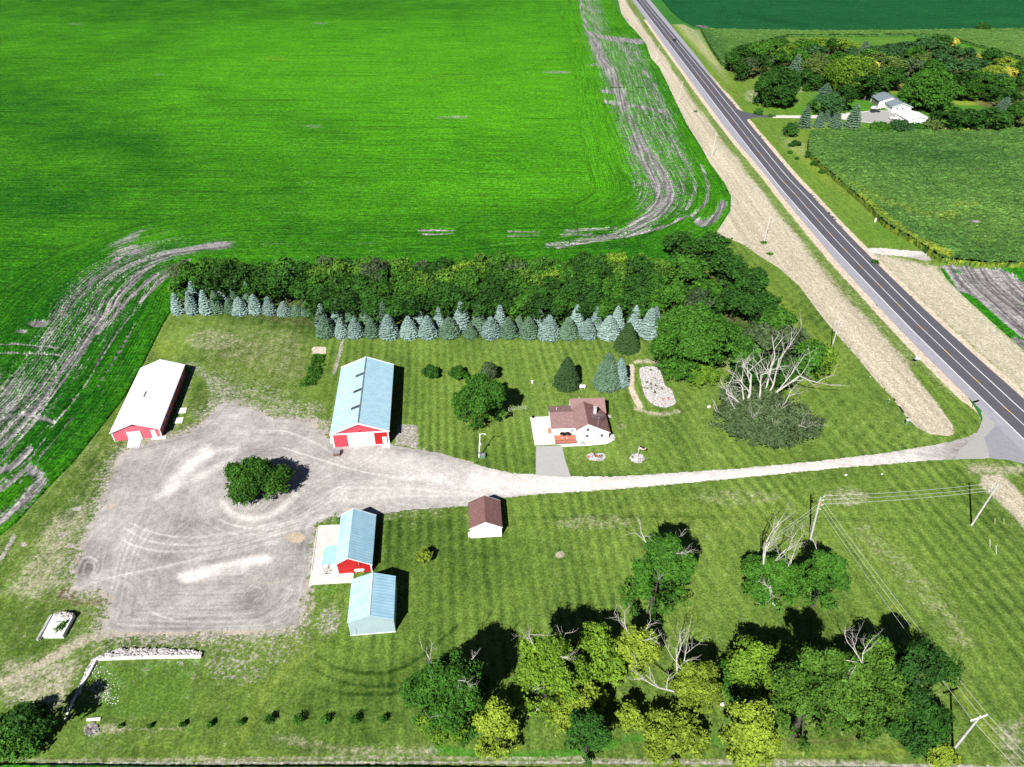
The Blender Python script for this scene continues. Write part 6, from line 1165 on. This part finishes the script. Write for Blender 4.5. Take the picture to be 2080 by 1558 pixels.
# posts and stakes
for i, (u, v, h, lab) in enumerate([(2011, 1111, 2.1, 'left of the two taller white stakes right of the leaning pole'), (2023.5, 1125, 2.2, 'right of the two taller white stakes right of the leaning pole'), (2021, 1064, 1.4, 'short yellowish stake just right of the leaning pole'), (2039, 1062, 1.2, 'short stake at the edge of the straw patch')]):
    p = G(u, v); t = empty('guy_marker', (p.x, p.y, 0), 0, lab, 'stake', 'stakes right of the leaning pole'); MB().tube([(0, 0, 0), (-.42*h, -.05, h)], .055, 6).build('stake', WHITE if i < 2 else M('stake_%s' % ('cream', 'pale')[i-2], (.7, .68, .45), None, 2), t)
for (u, v, h, lab) in [(1840, 862, 1.2, 'green utility pedestal with pale cap beside the straw verge'), (1804, 818, .9, 'thin green marker post on the lawn edge near the verge'), (1765, 772, .9, 'upper thin green marker post on the lawn edge')]:
    p = G(u, v); t = empty('utility_pedestal', (p.x, p.y, 0), 0, lab, 'pedestal'); w2 = .22 if h > 1 else .07; MB().box(-w2, w2, -w2, w2, 0, h).build('post', GREENB, t); MB().box(-w2*1.1, w2*1.1, -w2*1.1, w2*1.1, h, h+.15).build('cap', WHITE, t)
p = G(1777, 451); t = empty('utility_pedestal', (p.x, p.y, 0), 0, 'white pedestal in the grass between road and corn', 'pedestal'); MB().box(-.25, .25, -.2, .2, 0, 1.5).build('post', WHITE, t); MB().box(-.3, .3, -.25, .25, 1.5, 1.6).build('cap', GREYM, t)
p = G(1594, 267); t = empty('utility_pedestal', (p.x, p.y, 0), 0, 'small white pedestal left of the dark round bush at the corn corner', 'pedestal'); MB().box(-.25, .25, -.2, .2, 0, 1.3).build('post', WHITE, t)
p = G(1878, 523); t = empty('marker_stake', (p.x, p.y, 0), 0, 'thin pale stake at the end of the gravel field entrance', 'stake'); MB().tube([(0, 0, 0), (.2, 0, 1.4)], .05, 5).build('stake', WHITE, t)
# sign and mailbox by the road
p = G(1858.5, 742); t = empty('road_sign', (p.x, p.y, 0), R(-12), 'pale blue sign panel on a thin post on the verge', 'road sign'); MB().tube([(0, 0, 0), (0, 0, 2.6)], .045, 6).build('post', GREYM, t); MB().box(-.55, .55, -.03, .03, 1.75, 2.55).build('panel', SIGNB, t)
p = G(1975, 826); t = empty('mailbox', (p.x, p.y, 0), R(20), 'black mailbox on a curved arm at the drive mouth', 'mailbox'); MB().tube([(0, 0, 0), (.1, 0, .8), (.5, .1, 1.1), (.8, .15, 1.15)], .04, 6).build('arm', BLACK, t)
m = MB(); q = [(.5*math.cos(a_)*.36, .5*math.sin(a_)*.44) for a_ in [math.pi*k/6 for k in range(7)]]; pr = [(x, z+.05) for x, z in q]+[(-.18, -.12), (.18, -.12)]
m.add([(.55, .1+x, 1.32+z) for x, z in pr]+[(1.25, .1+x, 1.32+z) for x, z in pr], [tuple(range(8, -1, -1)), tuple(range(9, 18))]+[(i, (i+1) % 9, 9+(i+1) % 9, 9+i) for i in range(9)]); m.build('box', BLACK, t); MB().box(.8, .82, -.1, -.08, 1.4, 1.65).build('flag', REDFL, t)
# ------------------------------------------------------------------ yard clutter
rg = random.Random(4)
p = G(497, 1018); o = rocks('rock_ring', [(rg.uniform(-1.6, 3.0), rg.uniform(-.9, .5)) for _ in range(34)], .15, .42, STONE, 6); o.location = (p.x, p.y, .03); tag(o, 'pale boulders along the front foot of the gravel yard tree', 'rocks')
for (u, v, r_, lab) in [(1573, 1227, .5, 'pale upright rock in front of the tree with the dead limb'), (1541, 1225, .25, 'small white rock left of the upright rock'), (1467, 1432, .35, 'white rock among the yellow trees at the bottom'), (1093, 1443, .32, 'white rock under the left trees of the bottom clump'), (1328, 1240, .25, 'white rock under the lawn tree with bare twigs'), (1436, 772, .35, 'pale rock beside the bright green tree behind the oak'), (1440, 828, .45, 'flat pale rock at the left foot of the oak'), (1718, 966, .3, 'pale stone lump on the lawn edge south of the drive'), (1791, 964, .25, 'smaller pale stone on the lawn edge south of the drive')]:
    p = G(u, v); m = MB(); m.ell((0, 0, r_*.5), (r_, r_*.7, r_*.9), 8, 5, .18, random.Random(int(u))); o = m.build('boulder', STONEW, loc=(p.x, p.y, 0)); tag(o, lab, 'rock')
# slab with rubble, logs
def S6(x, y): return (60+x/5.474, 1220+y/5.474)
q = [S6(163, 420), S6(385, 420), S6(515, 180), S6(290, 175)]; o = flat('concrete_slab', q, 0, CONCW, .75, kind=None); tag(o, 'raised white concrete slab in the grass at the lower left', 'concrete slab')
ar = Gn([S6(300, 205), S6(330, 165), S6(500, 170), S6(500, 215), S6(400, 235)])
def scatter(poly, n, seed):
    rs = np.random.RandomState(seed); out = []
    while len(out) < n:
        x = rs.uniform(poly[:, 0].min(), poly[:, 0].max()); y = rs.uniform(poly[:, 1].min(), poly[:, 1].max())
        if inpoly(np.array([x]), np.array([y]), poly)[0]: out.append((x, y))
    return out
o = rocks('rubble_pile', scatter(ar, 90, 3), .10, .24, STONE, 3, None, .8, .72, .22); tag(o, 'heap of broken rubble on the far end of the raised slab', 'rubble', kind='stuff')
a_, b_ = G(*S6(290, 232), .8), G(*S6(415, 243), .8); o = MB().tube([tuple(a_), tuple(b_)], .07, 6).build('iron_bar', TIMBER); tag(o, 'dark bar lying across the raised slab', 'bar')
gpos = G(*S6(340, 310), .75); rs = np.random.RandomState(2); V, F, lf = leafset(rs, np.array([(0, 0, .1), (.15, .6, .1), (-.3, -.3, .1), (.2, .2, .15), (.25, 1.0, .05)]), np.full((5, 3), .42), 60, .12); o = npmesh('weed_patch', V, F, L_MID, attrs={'lf': lf}, dom='FACE'); o.location = gpos; tag(o, 'green weed patch growing on the raised slab', 'weeds', kind='stuff')
for i, (x0, y0, x1, y1, mt, r_, lab) in enumerate([(95, 450, 255, 165, POLEM, .16, 'grey'), (110, 440, 300, 160, TIMBER, .18, 'dark'), (85, 440, 235, 170, STONE, .12, 'palest outer'), (125, 440, 310, 165, TIMBER, .12, 'dark inner')]):
    a_, b_ = G(*S6(x0, y0)), G(*S6(x1, y1)); o = MB().tube([(0, 0, 0), tuple(b_-a_)], r_, 7).build('old_pole', mt); o.location = (a_.x, a_.y, r_+.03+.1*(i == 1)); tag(o, '%s pole lying along the left side of the raised slab' % lab, 'old pole', 'old poles lying beside the slab')
# retaining walls with rubble
def wallseg(pts, w_, h, lab, nm='retaining_wall', mat=CONCW):
    P_ = [G(*q) for q in pts]; m = MB(); o = P_[0]
    for a_, b_ in zip(P_, P_[1:]):
        d_ = (b_-a_).normalized(); n_ = Vector((-d_.y, d_.x, 0))*w_/2; m.prism([tuple((q-o).xy) for q in (a_-n_, b_-n_, b_+n_, a_+n_)], 0, h)
    x = m.build(nm, mat, loc=(o.x, o.y, 0)); return tag(x, lab, 'low wall')
wallseg([S6(745, 660), S6(1240, 640), S6(1915, 630)], .35, .45, 'low white wall edging the rubble bank above the sunken grass')
wallseg([S6(742, 668), S6(650, 850), S6(560, 980)], .35, .40, 'low pale wall with loose blocks down the left of the sunken grass')
wallseg([S6(560, 985), S6(480, 1130), S6(395, 1335)], .28, .22, 'thin white wall foot running down to the dark bushes')
wallseg([S6(640, 1330), S6(795, 1320)], .35, .25, 'short white wall piece at the bottom of the sunken grass')
ar = Gn([S6(750, 655), S6(800, 600), S6(950, 560), S6(1300, 540), S6(1600, 550), S6(1925, 570), S6(1925, 620), S6(1500, 635), S6(1100, 645)])
o = rocks('rubble_bank', scatter(ar, 430, 5), .12, .34, STONE, 5, None, .8, 0, .22); tag(o, 'long bank of white broken rubble along the top of the sunken grass', 'rubble', kind='stuff')
ar = Gn([S6(730, 650), S6(690, 680), S6(620, 830), S6(560, 950), S6(520, 1060), S6(560, 1050), S6(600, 920), S6(640, 850), S6(735, 670)])
o = rocks('rubble_strip', scatter(ar, 150, 6), .12, .28, STONE, 6, None, .7, 0, .1); tag(o, 'thin strip of broken blocks on the left wall of the sunken grass', 'rubble', kind='stuff')
ar = Gn([(196, 1345), (245, 1380), (242, 1430), (165, 1432), (180, 1380)]); o = rocks('scattered_stones', scatter(ar, 130, 7), .04, .11, STONEW, 7); tag(o, 'pale stone crumbs scattered in the sunken grass', 'stones', kind='stuff')
p = G(187, 1482); o = rocks('fire_pit', [(.75*math.cos(a_*.5)+rg.uniform(-.2, .2), .75*math.sin(a_*.5)+rg.uniform(-.2, .2)) for a_ in range(26)]+[(rg.uniform(-.5, .5), rg.uniform(-.5, .5)) for _ in range(20)], .1, .24, ASH, 8, None, .6); o.location = (p.x, p.y, .02); tag(o, 'sooty ring of ash and stones below the sunken grass', 'fire pit')
# frame lying near the white barn
p = G(398, 869.5); t = empty('metal_frame', (p.x, p.y, .06), R(-12), 'small flat metal frame lying at the edge of the gravel yard', 'metal frame'); m = MB()
for y in (-.35, .35): m.tube([(-1, y, 0), (1, y, 0)], .05, 4)
for x in (-1, 0, 1): m.tube([(x, -.35, .02), (x, .35, .02)], .05, 4)
m.build('rails', GREYM, t)
# ------------------------------------------------------------------ distant farmhouse
def C7(x, y): return (1700+x/8.0, 160+y/8.0)
fl_, fr_ = G(*C7(880, 550)), G(*C7(1140, 552)); W_ = 9.4
Fh = empty('farmhouse', (fl_.x, fl_.y, 0), R(0), 'distant white farmhouse with grey roof in two stepped parts', 'house')
a1 = G(*C7(765, 415), 2.8); a2 = G(*C7(880, 495), 2.8); L1 = (a1-a2).length; dy = a1.y-a2.y; dxx = a1.x-a2.x; Fh.rotation_euler = (0, 0, math.atan2(-dxx, dy))
add_gable(Fh, W_, L1, 2.8, 4.4, SIDING, SLATE, .5, .5, tw=.3)
s2 = L1+.3; b2 = empty('rear_part', (0, 0, 0)) if 0 else None
m = MB(); f = [(-3.0, 0), (-3.0, 3.2), (W_/2-2.0, 5.2), (W_-1.5, 3.2), (W_-1.5, 0)]; m.add([(x, s2, z) for x, z in f]+[(x, s2+11, z) for x, z in f], [(0, 4, 3, 2, 1), (5, 6, 7, 8, 9), (0, 1, 6, 5), (3, 4, 9, 8)]); m.build('wall', SIDING, Fh)
xm = W_/2-2.0; MB().slab([(-3.5, s2-.4, 3.15), (xm, s2-.4, 5.4), (xm, s2+11.4, 5.4), (-3.5, s2+11.4, 3.15)], .15).build('roof', SLATE, Fh); MB().slab([(xm+.01, s2-.4, 5.4), (W_-1.0, s2-.4, 3.15), (W_-1.0, s2+11.4, 3.15), (xm+.01, s2+11.4, 5.4)], .15).build('roof', SLATE, Fh)
for x in (1.9, 4.6): f = MB().box(x, x+1.1, -.08, -.003, 1.5, 2.4).build('window', WHITE, Fh); MB().box(x+.1, x+1.0, -.10, -.082, 1.6, 2.3).build('pane', GLASS, f)
MB().box(-3.06, -3.004, s2+1, s2+9.5, .1, 2.6).build('garage_door', TIMBER, Fh)
q = [G(*C7(*k_), 3.0) for k_ in ((1090, 700), (1360, 765), (1525, 560), (1135, 560))]
W2 = 11.5; L2 = 12.5; pS = G(1841, 256, 0); Sh = empty('machine_shed', (pS.x, pS.y, 0), R(3), 'distant low shed with plain white roof behind the corn edge shrubs', 'shed'); add_gable(Sh, W2, L2, 2.8, 3.9, SIDING, WHITER, .3, .3, tw=.2); MB().box(3.2, 3.5, 7, 8.6, 3.65, 3.72).build('roof_vent', GREYM, Sh)
def car(name, u, v, rz, body, lab, cat, pickup=False, L=4.7):
    p = G(u, v); t = empty(name, (p.x, p.y, .04), R(rz), lab, cat); w_ = .92
    if pickup: prof = [(-L/2, .45), (L/2, .45), (L/2, .95), (L*.22, 1.05), (L*.12, 1.75), (-L*.12, 1.78), (-L*.16, 1.1), (-L/2, 1.08)]
    else: prof = [(-L/2, .4), (L/2, .4), (L/2, .8), (L*.25, .92), (L*.1, 1.42), (-L*.25, 1.42), (-L*.42, .98), (-L/2, .92)]
    m = MB(); n = len(prof); m.add([(x, -w_, z) for x, z in prof]+[(x, w_, z) for x, z in prof], [tuple(range(n)), tuple(range(2*n-1, n-1, -1))]+[((i+1) % n, i, n+i, n+(i+1) % n) for i in range(n)]); m.build('body', body, t)
    g_ = MB()
    if pickup: g_.slab([(L*.205, -.8, 1.14), (L*.205, .8, 1.14), (L*.135, .72, 1.7), (L*.135, -.72, 1.7)], .02); g_.box(-L*.1, L*.11, -w_-.012, -w_-.002, 1.2, 1.65); g_.box(-L*.1, L*.11, w_+.002, w_+.012, 1.2, 1.65)
    else: g_.slab([(L*.25, -.78, .96), (L*.25, .78, .96), (L*.115, .7, 1.40), (L*.115, -.7, 1.40)], .02); g_.box(-L*.22, L*.1, -w_-.012, -w_-.002, 1.0, 1.34); g_.box(-L*.22, L*.1, w_+.002, w_+.012, 1.0, 1.34)
    g_.build('windows', GLASS, t)
    if pickup: MB().box(-L*.48, -L*.18, -.75, .75, 1.085, 1.10).build('truck_bed', BLACK, t)
    for x in (-L*.31, L*.32):
        for y in (-w_, w_): MB().tube([(x, y-.1, .34), (x, y+.1, .34)], .34, 12).build('wheel', BLACK, t)
    return t
car('pickup_truck', 1818, 242.5, 178, CARW, 'white pickup truck parked beside the distant farmhouse', 'pickup truck', True, 5.6)
car('parked_car', 1777, 228, 10, CARD, 'dark car parked at the left side of the distant farmhouse', 'car')
car('parked_car', 1778, 222, 10, CARW, 'white car parked behind the dark one at the distant farmhouse', 'car')
car('car', 1369.5, 83, 92, CARD, 'small dark car driving on the right lane of the highway', 'car')
car('car', 1294, .5, 92, CARD, 'dark car at the very top of the highway', 'car')
for (u, v, mt, lab, L) in [(1948, 201, GREENB, 'teal junk vehicle at the edge of the distant clearing', 5), (1975, 202, CARW, 'white junk vehicle in the middle of the distant clearing edge', 5), (1998, 200, CARW, 'white junk vehicle at the right of the distant clearing edge', 4.5)]: car('old_vehicle', u, v, 6, mt, lab, 'old vehicle', L=L)
p = G(1566, 237); t = empty('culvert_marker', (p.x, p.y, 0), 0, 'greenish brush lump at the end of the asphalt lane mouth', 'bush'); rs = np.random.RandomState(5); V, F, lf = leafset(rs, np.array([(0, 0, .4), (1, .3, .4), (-.8, 0, .3)]), np.full((3, 3), .9), 60, .25); npmesh('crown', V, F, L_BLUE, t, attrs={'lf': lf}, dom='FACE'); t.name = 'bush'
print('objects', len(bpy.data.objects))
